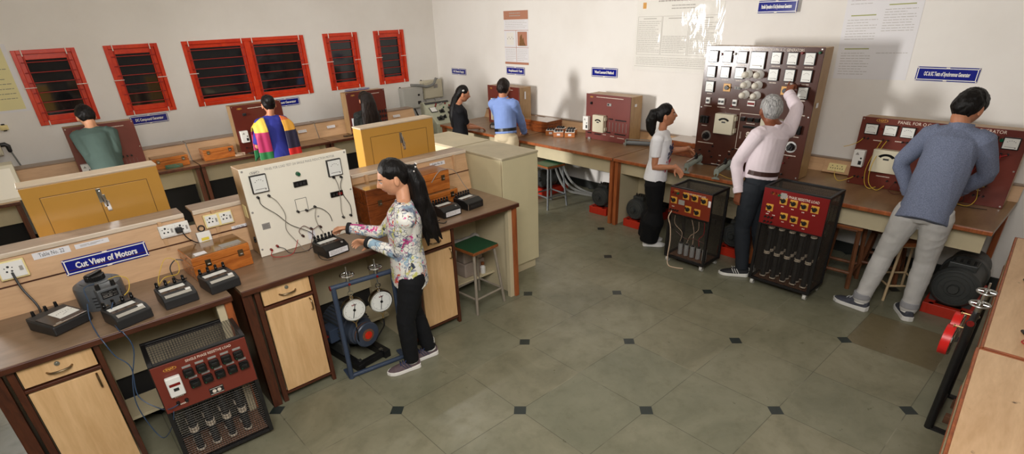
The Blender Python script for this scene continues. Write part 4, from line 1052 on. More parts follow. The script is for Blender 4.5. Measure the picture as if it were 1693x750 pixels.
# three phase box
w, h, zp = .505, .885, .575
t = load_box('crimson panelled load box on casters, tallest of the mesh boxes, reading THREE PHASE RESISTIVE LOAD', (4.335, 1.80, 0), RB, w, .295, h, .055, zp, M['load_red'], .0135)
S = lambda u, v: (w*u, zp+(h-zp)*v)
P0 = MB; fp = t
def on_face(fn, *a, **k): return fn(t, *a, **k)
for u, v in ((.14, .46), (.335, .7), (.495, .68), (.655, .66), (.815, .64), (.385, .3), (.545, .27), (.71, .24)):
    a, b = S(u, v); rot_switch(t, a, b, .058, -.8)
for u, v, m in ((.14, .86, 'maroon'), (.2, .85, 'red_lamp'), (.26, .83, 'green_lamp')): a, b = S(u, v); terminal(t, a, b, m, .011)
for k in range(3): 
    a, b = S(.1+.055*k, .2); terminal(t, a, b, 'black', .009); a, b = S(.1+.055*k, .07); terminal(t, a, b, 'black', .009)
CAPY = -.0046
engr(t, [(S(u, v)[0], S(u, v)[1], .02) for u, v in ((.14, .34), (.335, .55), (.495, .53), (.655, .51), (.815, .49), (.385, .15), (.545, .12), (.71, .09), (.12, .28), (.22, .27))])
text('THREE PHASE RESISTIVE LOAD', .03, M['letter'], t, (w*.56, -.0046, h-.055), width=.3)
logo_oval(t, w*.19, h-.05, .05, M['logo_gold'], y=-.0046)
MB().box(w*.28, -.007, h-.075, w*.37, -.004, h-.03).build('rating_plate', M['letter_grey'], t)
for k in (0, 1, 2): tubes(t, [.09+.085*i for i in range(5)], .07+.07*k, .09, .3, .021)
for k in (0, 1, 2): tubes(t, [.09+.085*i for i in range(5)], .07+.07*k, .315, .53, .021)
# capacitive box
w, h, zp = .42, .75, .50
t = load_box('rust red panelled mesh load box on casters holding shiny cans, beside person in white t-shirt', (4.245, 2.605, 0), RB, w, .3, h, .055, zp, M['load_rust'], .0135)
S = lambda u, v: (w*u, zp+(h-zp)*v)
for u, v in ((.12, .5), (.4, .74), (.61, .73), (.83, .69), (.48, .27), (.7, .23)): a, b = S(u, v); rot_switch(t, a, b, .062, -.7)
for u, v, m in ((.07, .79, 'red_lamp'), (.14, .77, 'maroon'), (.21, .78, 'green_lamp')): a, b = S(u, v); terminal(t, a, b, m, .012)
for k in range(4): a, b = S(.06+.06*k, .13); terminal(t, a, b, 'black', .009)
a, b = S(.31, .47); MB().box(a-.03, -.007, b-.022, a+.03, -.004, b+.022).build('rating_plate', M['letter_grey'], t)
a, b = S(.955, .63); MB().box(a-.012, -.0045, b-.028, a+.012, -.004, b+.028).build('paper_tag', M['paper'], t)
text('3 PHASE CAPACITIVE LOAD', .022, M['letter'], t, (w*.63, -.0046, h-.04), width=.19)
logo_oval(t, w*.16, h-.035, .055, M['logo_gold'], y=-.0046)
engr(t, [(S(.12, .26)[0], S(.12, .26)[1], .03)])
for i in range(5):
    x = .1+.063*i; o = MB().cyl((x, .12, .066), (x, .12, .175), .022, n=18).build('capacitor_can', M['can'], t, smooth=True)
    MB().lathe([(.018, .175), (.01, .18), (.006, .192)], (x, .12, 0), n=12).build('can_terminal', M['w_black'], o, smooth=True)
for pts, m in (([(.06, .03, .47), (.055, .05, .38), (.12, .08, .3), (.1, .1, .2)], 'w_pale'), ([(.3, .04, .46), (.28, .08, .36), (.2, .1, .28), (.16, .12, .19)], 'w_pale'), ([(.35, .05, .46), (.34, .08, .34), (.29, .1, .27), (.29, .12, .19)], 'w_red'), ([(.22, .06, .45), (.23, .1, .33), (.22, .12, .19)], 'w_pale'), ([(.05, .08, .3), (.15, .1, .24), (.25, .1, .26), (.36, .12, .23)], 'w_brown')):
    q = MB(); q.tube(pts, .0035, 6, 6); q.build('internal_lead', M[m], t, smooth=True)
MB().box(.05, .2, .4, .37, .23, .45).build('choke', M['ceramic'], t, bevel=.004)
wire('pale twin lead hanging from rust red load box down to the floor', [(4.236, 2.56, .525), (4.21, 2.575, .46), (4.215, 2.55, .38), (4.215, 2.535, .24), (4.19, 2.53, .08), (4.17, 2.5, .008), (4.17, 2.42, .006), (4.2, 2.36, .006)], .0045, M['w_pale'])
# single phase box
w, h, zp = .46, .70, .405
t = load_box('rust panelled mesh load box with ten black switches under the Table No. 22 desk', (.078, 2.868, 0), -.05, w, .29, h, .03, zp, M['load_dull'], .0145, False)
for j in range(2):
    for i in range(5):
        u = .155+.061*i-.0*j+.012*j; v = h-.095-.072*j
        o = MB().box(u-.024, -.03, v-.022, u+.024, -.004, v+.022).build('rocker_switch', M['black_gloss'], t, bevel=.006)
        k = MB(); k.box(u-.015, -.036, v-.004, u+.015, -.029, v+.012); kk = k.build('rocker', M['black'], o, bevel=.003)
        q = MB(); q.cyl((u-.014, -.031, v-.014), (u-.014, -.029, v-.014), .003, n=8); q.build('neon', M['green_lamp'], o)
        MB().box(u-.02, -.0055, v+.026, u+.02, -.004, v+.038).build('switch_backplate', M['letter_grey'], t)
o = MB().box(.045, -.03, h-.20, .115, -.004, h-.085).build('meter_box', M['white'], t, bevel=.006)
MB().box(.055, -.032, h-.135, .105, -.03, h-.12).build('display', M['red_lamp'], o); MB().box(.068, -.032, h-.165, .092, -.03, h-.148).build('display', M['charcoal'], o)
MB().box(.215, -.007, zp+.012, .285, -.004, zp+.055).build('rating_plate', M['ceramic'], t)
b = MB(); [b.box(x0, -.0078, z-.001, x1, -.007, z+.001) for x0, x1, z in ((.218, .282, zp+.05), (.218, .282, zp+.017))]; [b.cyl((x, -.0085, zp+.033), (x, -.007, zp+.033), .01, n=12) for x in (.238, .262)]; b.build('plate_marks', M['letter'], t)
text('SINGLE PHASE RESISTIVE LOAD', .021, M['letter'], t, (.27, -.0046, h-.032), width=.22)
logo_oval(t, .085, h-.045, .06, M['logo_gold'], y=-.0046)
engr(t, [(.08, h-.215, .04), (.09, zp+.03, .035)])
for u in (.065, .105): terminal(t, u, zp+.045, 'black', .01)
for k in (0, 1): tubes(t, [.09+.085*i for i in range(4)], .09+.09*k, .06, .19, .02); tubes(t, [.09+.085*i for i in range(4)], .09+.09*k, .21, .37, .02)

# ------------------------------------------------ brake test frames with spring dials
def brake_frame(label, loc, rz, w, frame, rim, wheel, dy=0, q0=.0165):
    t = thing('brake_test_frame', label, 'test frame', loc, rz); h = .70
    f = MB()
    for x in (0, w): f.cyl((x, 0, 0), (x, 0, h), q0, n=14)
    f.cyl((-.018, 0, h), (w+.018, 0, h), .0165, n=14); f.cyl((0, 0, .018), (w, 0, .018), .016, n=14)
    for x in (0, w): f.box(x-.018, -.01, 0, x+.018, .12, .012)
    f.build('frame', frame, t, smooth=True)
    c = MB()
    for x in (-.02, w+.02): c.cyl((x-.003, 0, h), (x+.003, 0, h), .0165, n=14)
    each(c, 'end_cap', M['red_lamp'], t)
    for i, x in enumerate((w*.25, w*.72)):
        s = MB(); s.cyl((x, 0, h-.06), (x, 0, h+.115), .005, n=10); s.cyl((x, 0, h+.016), (x, 0, h+.045), .013, n=12); s.build('screw_rod', M['steel'], t, smooth=True)
        q = MB(); q.torus((x, 0, h+.06), (0, 0, 1), .043, .0055, 30, 8)
        q.cyl((x, 0, h+.05), (x, 0, h+.072), .014, n=14)
        for a in (0, PI/2, PI, 1.5*PI): q.cyl((x+.01*math.cos(a), .01*math.sin(a), h+.061), (x+.042*math.cos(a), .042*math.sin(a), h+.06), .004, n=6)
        q.build('hand_wheel', wheel, t, smooth=True)
        b = MB(); b.cyl((x, -.024, h), (x, -.014, h), .008, n=10); b.build('set_screw', M['red_lamp'], t)
        r = MB(); r.torus((x, 0, h-.072), (0, 1, 0), .016, .0035, 18, 6); r.torus((x, 0, h-.096), (1, 0, 0), .012, .003, 14, 6); each(r, 'hanging_ring', M['chrome'], t, smooth=True)
        zc = h-.187; R = .081
        g = MB(); g.lathe([(R*.96, .022), (R, .016), (R, -.014), (R*.97, -.02), (R*.9, -.022), (R*.88, -.017), (.01, -.0165)], (x, dy, zc), (0, 1, 0), 40); d = g.build('spring_dial', M['chrome'], t, smooth=True)
        if rim is not None: q = MB(); q.lathe([(R*.98, -.03), (R*1.05, -.028), (R*1.05, .012), (R*.98, .014), (R*.98, -.03)], (x, dy, zc), (0, 1, 0), 40); q.build('rim', rim, d, smooth=True)
        MB().cyl((x, dy-.0185, zc), (x, dy-.017, zc), R*.88, n=40).build('dial_face', M['meter_face'], d)
        k = MB()
        for j in range(40):
            a = 2*PI*j/40; L = R*(.72 if j % 5 else .64); p = V(math.cos(a), 0, math.sin(a)); o = V(x, dy-.0188, zc); k.cyl(o+p*L, o+p*R*.82, .0009, n=4)
        k.build('dial_marks', M['ink_dark'], d)
        n = MB(); a = -1.83+.06*i; p = V(math.cos(a), 0, math.sin(a)); o = V(x, dy-.0205, zc); n.cyl(o-p*R*.45, o+p*R*.7, .0022, n=6); n.cyl(o+V(0, -.003, 0), o+V(0, .002, 0), .009, n=14)
        s2 = V(-p.z, 0, p.x); n.cyl(o-p*R*.42, o-p*R*.56+s2*.009, .0018, n=6); n.cyl(o-p*R*.42, o-p*R*.56-s2*.009, .0018, n=6)
        n.build('needle', M['black'], d)
        q = MB()
        for j in range(3): q.box(x-.012+.009*j, dy-.0195, zc+R*.38, x-.006+.009*j, dy-.0183, zc+R*.5)
        q.build('dial_emblem', M['red_lamp'], d)
        k = MB(); k.torus((x, dy, zc+R+.006), (0, 1, 0), .01, .003, 14, 6); k.cyl((x, 0, zc+R+.012), (x, dy-.004, zc+R+.012), .004, n=8)
        k.tube([(x-.03, 0, zc-R*.93), (x-.005, 0, zc-R-.022), (x, 0, zc-R-.03)], .003, 6, 0); k.tube([(x+.03, 0, zc-R*.93), (x+.005, 0, zc-R-.022), (x, 0, zc-R-.03)], .003, 6, 0)
        k.cyl((x, 0, zc-R-.025), (x, 0, zc-R-.055), .006, n=8); k.build('hook', M['brass'], t, smooth=True)
    return t
bf = brake_frame('blue brake test frame with two round white spring dials, in front of near desk', (1.135, 3.022, 0), -.13, .40, M['blue_frame'], None, M['chrome'])
def belt_motor():
    t = thing('induction_motor', 'blue grey finned motor with red hub pulley behind the blue brake frame', 'motor', (1.335, 3.07, 0), .12)
    zc = .235; yb = .34
    MB().lathe([(.095, 0), (.118, .015), (.118, .27), (.1, .29), (.03, .3)], (0, yb-.20, zc), (0, 1, 0), 36).build('stator', M['motor_blue'], t, smooth=True)
    f = MB()
    for k in range(22):
        a = -.5+(PI+1.0)*k/21; f.at((0, 0, zc), 0, 0, -a); f.box(.113, yb-.17, -.003, .13, yb+.06, .003); f.at()
    f.build('cooling_fin', M['motor'], t)
    MB().lathe([(.05, 0), (.1, .02), (.112, .06)], (0, yb-.26, zc), (0, 1, 0), 32).build('end_bell', M['motor_blue'], t, smooth=True)
    p = MB(); p.lathe([(.085, 0), (.092, .006), (.092, .018), (.078, .022), (.078, .05), (.09, .056), (.09, .062), (.03, .064)], (0, .012, zc), (0, 1, 0), 40); p.build('brake_pulley', M['motor_blue'], t, smooth=True)
    h = MB(); h.lathe([(.046, -.001), (.046, .002), (.026, .001)], (0, .01, zc), (0, 1, 0), 28); h.build('pulley_hub', M['rust'], t, smooth=True)
    MB().lathe([(.029, -.004), (.029, .004), (.005, .004)], (0, .01, zc), (0, 1, 0), 24).build('hub_boss', M['orange_hub'], t, smooth=True)
    MB().cyl((0, .06, zc), (0, yb-.25, zc), .018).build('shaft', M['steel'], t, smooth=True)
    MB().torus((0, .045, zc), (0, 1, 0), .081, .006, 40, 8).build('belt_band', M['rust'], t, smooth=True)
    b = MB(); b.box(-.19, yb-.15, zc-.05, -.115, yb-.03, zc+.05); o = b.build('connection_box', M['blue_frame'], t, bevel=.004)
    q = MB(); q.cyl((-.2, yb-.12, zc), (-.19, yb-.12, zc), .01, n=10); q.cyl((-.2, yb-.06, zc), (-.19, yb-.06, zc), .01, n=10); each(q, 'cover_screw', M['red_lamp'], o)
    f = MB()
    for x in (-.1, .1): f.box(x-.03, yb-.17, .062, x+.03, yb+.08, zc-.085)
    each(f, 'mount_foot', M['motor'], t, bevel=.003)
    r = MB()
    for x in (-.11, .11): r.box(x-.025, -.02, 0, x+.025, .52, .06)
    r.box(-.085, .0, .01, .085, .04, .05); r.build('base_rail', M['black_metal'], t, bevel=.003)
    s = MB()
    for x, y in ((-.09, .03), (.09, .03), (-.11, .15)): s.box(x-.012, y-.012, .06, x+.012, y+.012, .066)
    each(s, 'bolt', M['steel'], t)
    return t
belt_motor()
wire('brake rope from the spring dial farther from the floral shirt person', [(1.228, 3.005, .37), (1.235, 3.02, .31), (1.253, 3.07, .235), (1.28, 3.09, .17)], .005, M['w_black'], 'brake_rope', 'rope')
wire('brake rope from the spring dial beside the floral shirt person', [(1.42, 2.985, .37), (1.425, 3.0, .31), (1.422, 3.06, .235), (1.39, 3.09, .165)], .005, M['w_black'], 'brake_rope', 'rope')
brake_frame('dark brake test frame with red rimmed dials seen edge-on', (3.71, .215, 0), PI+.02, .40, M['black_metal'], M['red_bright'], M['steel'], -.065, .021)
t = thing('induction_motor', 'dark low motor on rails behind the edge-on red rimmed dials', 'motor', (3.52, .165, 0), PI)
MB().lathe([(.07, 0), (.1, .02), (.1, .2), (.08, .22)], (0, .1, .16), (0, 1, 0), 28).build('stator', M['motor'], t, smooth=True)
MB().lathe([(.075, 0), (.075, .04), (.02, .045)], (0, .035, .16), (0, 1, 0), 28).build('brake_pulley', M['motor'], t, smooth=True); MB().cyl((0, .07, .16), (0, .11, .16), .016).build('shaft', M['steel'], t)
r = MB(); [r.box(x-.02, -.0, 0, x+.02, .36, .05) for x in (-.09, .09)]; [r.box(x-.02, .12, .05, x+.02, .3, .1) for x in (-.06, .06)]; each(r, 'base_rail', M['rust'], t, bevel=.003)

# ------------------------------------------------ machine sets under the right wall bench
def machine(label, loc, rz, R, L, group='dark machine sets on red bases'):
    t = thing('motor_generator', label, 'machine', loc, rz, group); zc = .085+R+.005; y0 = 0
    b = MB()
    for x in (-R*.75, R*.75): b.box(x-.035, -.01, 0, x+.035, L+.02, .085)
    b.box(-R*.75, -.012, .0, R*.75, .03, .085); b.build('base_channel', M['red_base'], t, bevel=.003)
    MB().lathe([(R*.5, 0), (R*.9, .012), (R, .03), (R, .075), (R*.93, .08), (R*.93, L*.5), (R*1.0, L*.5+.01), (R*1.0, L*.62), (R*.8, L*.7)], (0, y0, zc), (0, 1, 0), 40).build('housing', M['motor'], t, smooth=True)
    MB().lathe([(R*.75, L*.64), (R*.86, L*.7), (R*.86, L*.96), (R*.5, L)], (0, y0, zc), (0, 1, 0), 36).build('second_housing', M['motor'], t, smooth=True)
    e = MB()
    for q in (.42, .62, .82): e.torus((0, y0+.004-(q < .5)*.006, zc), (0, 1, 0), R*q, .004, 36, 6)
    e.build('end_cover_ring', M['motor'], t, smooth=True)
    MB().lathe([(R*.2, -.03), (R*.24, -.02), (R*.24, .02)], (0, y0, zc), (0, 1, 0), 20).build('shaft_boss', M['motor'], t, smooth=True)
    k = MB().box(-R*.55, .07, zc+R*.8, R*.55, .2, zc+R*1.14).build('terminal_box', M['motor'], t, bevel=.004)
    for i in range(4):
        x = -R*.4+R*.8*i/3; q = MB(); q.cyl((x, .11, zc+R*1.14), (x, .11, zc+R*1.14+.025), .009, .007, 10); q.build('terminal', M['black'], k, smooth=True)
    f = MB()
    for y in (.1, L*.8): f.box(-R*.85, y-.03, .085, R*.85, y+.03, zc-R*.55)
    each(f, 'mount_foot', M['motor'], t, bevel=.003); return t
mg = machine('dark machine on red base behind the steel green topped stool', (4.86, 3.94, 0), RB+.06, .118, .58)
dup(mg, (4.765, 3.36, 0), RB+.0, 'dark machine on red base beside bench leg, behind person in white t-shirt')
dup(mg, (4.76, 2.2, 0), RB, 'dark machine on red base between the rust red and crimson load boxes')
machine('largest dark machine on red base, behind person in denim shirt', (4.80, .47, 0), RB+.02, .155, .62)
machine('dark machine under the bench, mostly hidden behind cream cabinet', (4.95, 5.02, 0), RB, .12, .4)

# ------------------------------------------------ stools
def stool(label, loc, rz, s, h, seat, edge, leg, r, splay=.05, rung=.16, cover=True, square=False):
    t = thing('stool', label, 'stool', loc, rz)
    a = s/2
    MB().box(-a, -a, h-.03, a, a, h-.006).build('seat_board', edge, t, bevel=.003)
    if cover: MB().box(-a+.004, -a+.004, h-.006, a-.004, a-.004, h).build('seat_pad', seat, t, bevel=.002)
    else: MB().box(-a+.001, -a+.001, h-.006, a-.001, a-.001, h).build('seat_face', seat, t, bevel=.002)
    def P(sx, sy, z): k = (a-.03)+splay*(1-z/h); return V(sx*k, sy*k, z)
    C = ((-1, -1), (1, -1), (1, 1), (-1, 1))
    for sx, sy in C:
        q = MB(); p0 = P(sx, sy, 0); p1 = P(sx, sy, h-.03)
        if square: q.chain([p0, p1], [r, r], 4, cap=False)
        else: q.cyl(p0, p1, r, n=12)
        q.build('leg', leg, t, smooth=not square)
    for (c0, c1) in zip(C, C[1:]+C[:1]):
        q = MB(); z = rung; q.cyl(P(*c0, z), P(*c1, z), r*.8, n=10); q.build('rung', leg, t, smooth=True)
    k = MB()
    for (c0, c1) in zip(C, C[1:]+C[:1]): k.cyl(P(*c0, h-.04), P(*c1, h-.04), r*.7, n=8)
    k.build('seat_frame', leg, t); return t
stool('green topped stool with grey tube legs at end of the near desk row', (2.44, 3.245, 0), .07, .275, .54, M['stool_green'], M['stool_edge'], M['stool_metal'], .012, .05, .13)
stool('green topped steel stool under the wall bench', (4.72, 4.62, 0), -.12, .28, .54, M['stool_green'], M['stool_edge'], M['stool_metal2'], .012, .045, .15)
stool('brown wooden stool behind the crimson load box', (4.93, 1.29, 0), .05, .26, .55, M['stool_wood'], M['stool_edge'], M['stool_wood'], .018, .03, .14, False, True)
stool('lower brown wooden stool behind legs of person in denim shirt', (5.28, 1.06, 0), .1, .26, .46, M['stool_edge'], M['stool_edge'], M['stool_wood'], .018, .05, .14, False, True)
stool('stool with cream tube legs between the legs of person in denim shirt', (4.98, .86, 0), .72, .26, .5, M['stool_edge'], M['stool_edge'], M['stool_cream'], .0105, .04, .13, False)

# ------------------------------------------------ rheostats on the bench
def rheo(label, loc, rz):
    t = thing('slide_rheostat', label, 'rheostat', loc, rz, 'rheostats in front of the tallest panel'); L = .38
    MB().cyl((-L/2, 0, .066), (L/2, 0, .066), .021, n=20).build('winding', M['resist_green'], t, smooth=True)
    w = MB()
    for k in range(40): x = -L/2+.015+(L-.03)*k/39; w.torus((x, 0, .066), (1, 0, 0), .0212, .0018, 16, 4)
    w.build('wire_turn', M['resist_green'], t, smooth=True)
    for x in (-L/2, L/2): MB().prism([(-.036, 0), (.036, 0), (.036, .007), (.01, .022), (.022, .045), (.022, .088), (.008, .1), (-.008, .1), (-.022, .088), (-.022, .045), (-.01, .022), (-.036, .007)], 'x', x-.004, x+.004).build('end_bracket', M['resist_green'], t)
    MB().box(-L/2, -.006, .104, L/2, .006, .113).build('slide_bar', M['steel'], t)
    q = MB(); q.box(.03, -.014, .09, .075, .014, .124); q.cyl((.052, 0, .124), (.052, 0, .145), .01, n=12); q.build('slider', M['black'], t, bevel=.002)
    for x in (-L/2-.012, L/2+.012): k = MB(); k.cyl((x, 0, .03), (x, 0, .052), .008, n=10); k.cyl((x-.008, 0, .04), (x+.008, 0, .04), .004); k.build('terminal', M['brass'], t)
rheo('slide rheostat under the reaching hand of person in white t-shirt', (4.825, 2.735, .766), .2)
rheo('slide rheostat nearer person in pale pink shirt', (4.815, 2.42, .766), .2)
t = thing('slide_rheostat', 'grey tube rheostat lying beside the faded maroon panel box', 'rheostat', (5.33, 3.74, .795), -1.15)
MB().cyl((-.16, 0, 0), (.16, 0, 0), .026, n=18).build('winding', M['stool_metal2'], t, smooth=True)
for x in (-.16, .16): MB().box(x-.006, -.035, -.029, x+.006, .035, .04).build('end_bracket', M['resist_green'], t)
MB().box(-.16, -.006, .036, .16, .006, .044).build('slide_bar', M['steel'], t)

# ------------------------------------------------ electrical gear on the walls
def wall_case(label, loc, w, h, d, m, sw=True):
    t = thing('switch_case', label, 'electrical box', loc, 0)
    MB().box(0, -d, 0, w, 0, h).build('case', m, t, bevel=.005)
    MB().box(.012, -d-.01, .012, w-.012, -d, h-.012).build('cover', m, t, bevel=.003)
    s = MB()
    for x in (.03, w-.03):
        for z in (-.012, h): s.box(x-.01, -.02, z, x+.01, 0, z+.012)
    each(s, 'mount_lug', M['black_metal'], t)
    return t
t = wall_case('light grey switch case with side handle on window wall near the corner', (4.80, YA, .85), .385, .33, .14, M['grey_box'])
MB().box(.27, -.153, .19, .31, -.15, .22).build('indicator', M['black'], t, bevel=.001); MB().box(.26, -.153, .06, .32, -.15, .11).build('rating_plate', M['charcoal'], t)
k = MB(); k.cyl((.385, -.07, .2), (.405, -.07, .2), .02, n=14); k.chain([(.405, -.075, .2), (.43, -.09, .24), (.44, -.1, .27)], [.01, .01, .014], 10); k.build('handle', M['black'], t, smooth=True)
t = wall_case('cream switch case higher on window wall in the corner', (5.22, YA, .965), .385, .285, .11, M['beige_meter'])
MB().box(.2, -.123, .16, .28, -.12, .22).build('rating_plate', M['letter_grey'], t)
wire('grey ribbed conduit looping from cream case over to grey case', [(5.5, 8.07, 1.25), (5.45, 8.0, 1.27), (5.38, 7.97, 1.2), (5.25, 7.97, 1.17), (5.12, 7.99, 1.2), (4.97, 8.03, 1.215)], .022, M['cable_grey'], 'conduit', 'conduit')
wire('grey looped cable hanging under the cream corner case', [(5.25, 8.06, .965), (5.24, 8.0, .86), (5.32, 7.98, .80), (5.42, 8.0, .84), (5.43, 8.06, .965)], .009, M['cable_grey'])
wire('black cable dropping from the grey switch case to the bench', [(5.02, 8.08, .852), (5.03, 8.03, .78), (5.08, 8.0, .6), (5.1, 7.99, .3), (5.1, 7.99, .02)], .013, M['w_black'])
# console
t = thing('control_console', 'sage green console with sloping panel of knobs and gauges in the room corner', 'console', (4.80, 7.12, 0), -.1)
MB().prism([(.0, 0), (.5, 0), (.5, .99), (.4, .99), (.0, .72)], 'x', 0, .46).build('cabinet', M['green_box'], t, bevel=.006)
sl = math.atan2(.27, .4)
def slope(mb): return mb.at((0, 0, .72), 0, sl)
k = slope(MB()); k.box(.04, .25, 0, .15, .36, .012); o = k.build('gauge', M['black'], t, bevel=.002); k = slope(MB()); k.box(.048, .258, .012, .142, .352, .014); k.build('dial', M['meter_face'], o)
for x, y, r in ((.12, .1, .05), (.22, .25, .04), (.34, .2, .03), (.4, .3, .035), (.2, .12, .03)):
    k = slope(MB()); k.box(x-r, y-r*.7, 0, x+r, y+r*.7, .02); k.cyl((x, y, .02), (x, y, .05), r*.5, n=14); k.build('switch_knob', M['black'], t, bevel=.002)
for x, y, m in ((.17, .38, 'red_lamp'), (.2, .42, 'red_lamp'), (.26, .4, 'letter_grey'), (.3, .42, 'letter_grey'), (.36, .41, 'red_lamp'), (.41, .36, 'red_lamp'), (.38, .25, 'red_lamp'), (.29, .33, 'green_lamp')):
    k = slope(MB()); k.cyl((x, y, 0), (x, y, .018), .013, n=12); k.build('push_button', M[m], t, smooth=True)
k = slope(MB()); k.box(.02, .44, 0, .44, .475, .012); k.build('top_strip', M['charcoal'], t)
# left edge equipment
t = thing('equipment_case', 'cream equipment case with sloped front on pale bench', 'equipment case', (-.62, 7.0, .746), 0)
MB().prism([(0, 0), (.28, 0), (.28, .33), (.09, .33)], 'x', 0, .45).build('case', M['beige_meter'], t, bevel=.005)
g = MB().at((0, 0, 0), 0, math.atan2(.33, .09)-0); g.box(.03, .03, 0, .42, .31, .004); g.build('front_plate', M['panel_white'], t)
g = MB(); g.cyl((.36, .015, .05), (.36, .03, .05), .012, n=10); g.build('knob', M['rust'], t)
t = wall_case('cream junction case with pipe elbow on window wall', (-.56, YA, 1.03), .34, .25, .12, M['beige_meter'])
k = MB(); k.chain([(.34, -.06, .1), (.38, -.06, .1), (.4, -.06, .08), (.4, -.06, .03)], [.022, .024, .024, .02], 12); k.build('pipe_elbow', M['charcoal'], t, smooth=True)
t = wall_case('small switch on wall above the cream junction case, beside yellow poster', (-.16, YA, 1.27), .07, .05, .04, M['ivory'])
wire('thin grey pipe running from pipe elbow down behind bench', [(-.155, 8.09, 1.05), (-.13, 8.1, .9), (-.1, 8.1, .7), (-.1, 8.1, .02)], .009, M['cable_grey'], 'conduit', 'conduit')

# ------------------------------------------------ bundles and bottle on the low shelf of the right near desk
t = thing('paper_bundle', 'wrapped bundle with orange band on low shelf behind green stool', 'bundle', (2.46, 3.43, .1505), .05)
MB().box(0, 0, 0, .23, .18, .13).build('bundle', M['kraft'], t, bevel=.012); MB().box(.12, -.002, .0, .16, .182, .132).build('band', M['orange_stripe'], t, bevel=.012)
t = thing('paper_bundle', 'upper wrapped bundle lying on the orange banded bundle', 'bundle', (2.46, 3.44, .283), .03)
MB().box(0, 0, 0, .21, .17, .13).build('bundle', M['kraft'], t, bevel=.012); MB().box(.115, -.002, .0, .155, .172, .132).build('band', M['orange_stripe'], t, bevel=.012)
t = thing('plastic_roll', 'crumpled grey plastic wrapped roll on top of the bundles under the desk', 'roll', (2.42, 3.5, .46), 0)
r = random.Random(3); m = MB(); m.chain([(0.0+.045*i, .01*r.uniform(-1, 1), .012*r.uniform(-1, 1)) for i in range(6)], [.042+.008*r.uniform(-1, 1) for i in range(6)], 12); m.build('wrap', plain('crumpled_film', rgb(186, 180, 174), .22, var=.1), t)
t = thing('bottle', 'small white bottle with brown cap beside the wrapped bundles', 'bottle', (2.645, 3.42, .1505))
MB().lathe([(.022, 0), (.024, .006), (.024, .06), (.012, .075), (.012, .08)], n=18).build('body', M['white'], t, smooth=True); MB().cyl((0, 0, .08), (0, 0, .105), .015, n=14).build('cap', M['stool_edge'], t)

# ------------------------------------------------ cables
ZN = .846; K = .0022
F = lambda u, v, o=.025: (.893+u, 3.49-o, .846+v)     # point in front of the white panel
wl = lambda label, pts, m, r=K: wire(label, pts, r, M[m], 'patch_lead', 'lead', 'patch leads on the white panel')
wl('black lead from first stud under the logo side dial of white panel', [F(.068, .388), F(.075, .34), F(.15, .26), F(.22, .17, .02), F(.33, .09, .03), F(.36, .03, .05), (1.22, 3.36, ZN+.05)], 'w_black')
wl('grey lead from second stud under the logo side dial of white panel', [F(.135, .384), F(.17, .34), F(.2, .25), F(.185, .15), F(.22, .07, .03), F(.25, .01, .05), F(.25, -.04+.045, .1)], 'w_grey')
wl('grey lead from first stud under the dial nearer the stacked boxes', [F(.577, .407), F(.592, .34), F(.588, .25), F(.58, .17), F(.593, .121)], 'w_grey')
wl('black lead from second stud under the dial nearer the stacked boxes', [F(.629, .4), F(.607, .35), F(.615, .28), F(.65, .2), F(.649, .12)], 'w_black')
wl('black jumper under the engraved square of white panel', [F(.348, .233), F(.40, .243), F(.45, .22), F(.49, .17), F(.5, .12)], 'w_black')
wl('grey lead dropping from stud beside the engraved square', [F(.409, .243), F(.39, .18), F(.4, .11), F(.418, .06, .03), (1.25, 3.36, ZN+.06)], 'w_grey')
wl('red lead arcing between lower studs of white panel', [F(.287, .069), F(.262, .11), F(.3, .14), F(.353, .102), F(.40, .115), F(.418, .098)], 'w_brown')
wl('red lead looping on desk from red studs of white panel', [F(.067, .035), F(.05, .01, .04), F(.07, -.0+.004, .08), F(.15, .004, .11), F(.2, .02, .07), F(.24, .06, .03)], 'w_red')
wl('black lead from red studs of white panel along the desk to the meter', [F(.109, .048), F(.14, .03, .04), F(.16, .004, .08), F(.25, .004, .12), (1.2, 3.36, ZN+.03), (1.21, 3.33, ZN+.07)], 'w_black')
wl('brown lead from lower studs of white panel falling to the desk top', [F(.353, .102), F(.34, .05, .03), F(.3, .004, .07), F(.26, .004, .13)], 'w_brown')
wl('thin black lead lying in front of the meter under the white panel', [(1.2, 3.28, ZN+.05), (1.17, 3.25, ZN+.02), (1.155, 3.18, ZN+.003), (1.175, 3.12, ZN+.003), (1.21, 3.115, ZN+.003)], 'w_black')
wire('yellow leads looping above a black meter', [(.285, 3.28, ZN+.1), (.30, 3.33, ZN+.12), (.37, 3.45, ZN+.17), (.42, 3.42, ZN+.15), (.4, 3.36, ZN+.1), (.32, 3.32, ZN+.11), (.27, 3.31, ZN+.05), (.34, 3.28, ZN+.1)], .0022, M['w_yellow'], 'patch_lead', 'lead')
wire('black cord from the white twin socket down behind the glossy lidded box', [(.53, 3.66, 1.08), (.545, 3.65, 1.04), (.58, 3.66, 1.0), (.62, 3.665, .97), (.63, 3.67, .9), (.63, 3.67, .85)], .0035, M['w_black'])
wire('black looped cord beside end of glossy lidded box', [(.47, 3.55, ZN+.1), (.43, 3.56, ZN+.11), (.39, 3.55, ZN+.07), (.4, 3.52, ZN+.004), (.45, 3.5, ZN+.004)], .0035, M['w_black'])
wire('blue lead from wide dark meter over the desk edge to maroon load box switch panel', [(-.04, 3.29, ZN+.1), (-.055, 3.2, ZN+.05), (-.05, 3.1, ZN+.006), (-.04, 3.042, ZN-.02), (-.02, 3.03, .74), (.02, 3.01, .66), (.0, 2.99, .5), (.06, 2.93, .42), (.1, 2.85, .44), (.14, 2.843, .45)], .0027, M['w_blue'], 'patch_lead', 'lead')
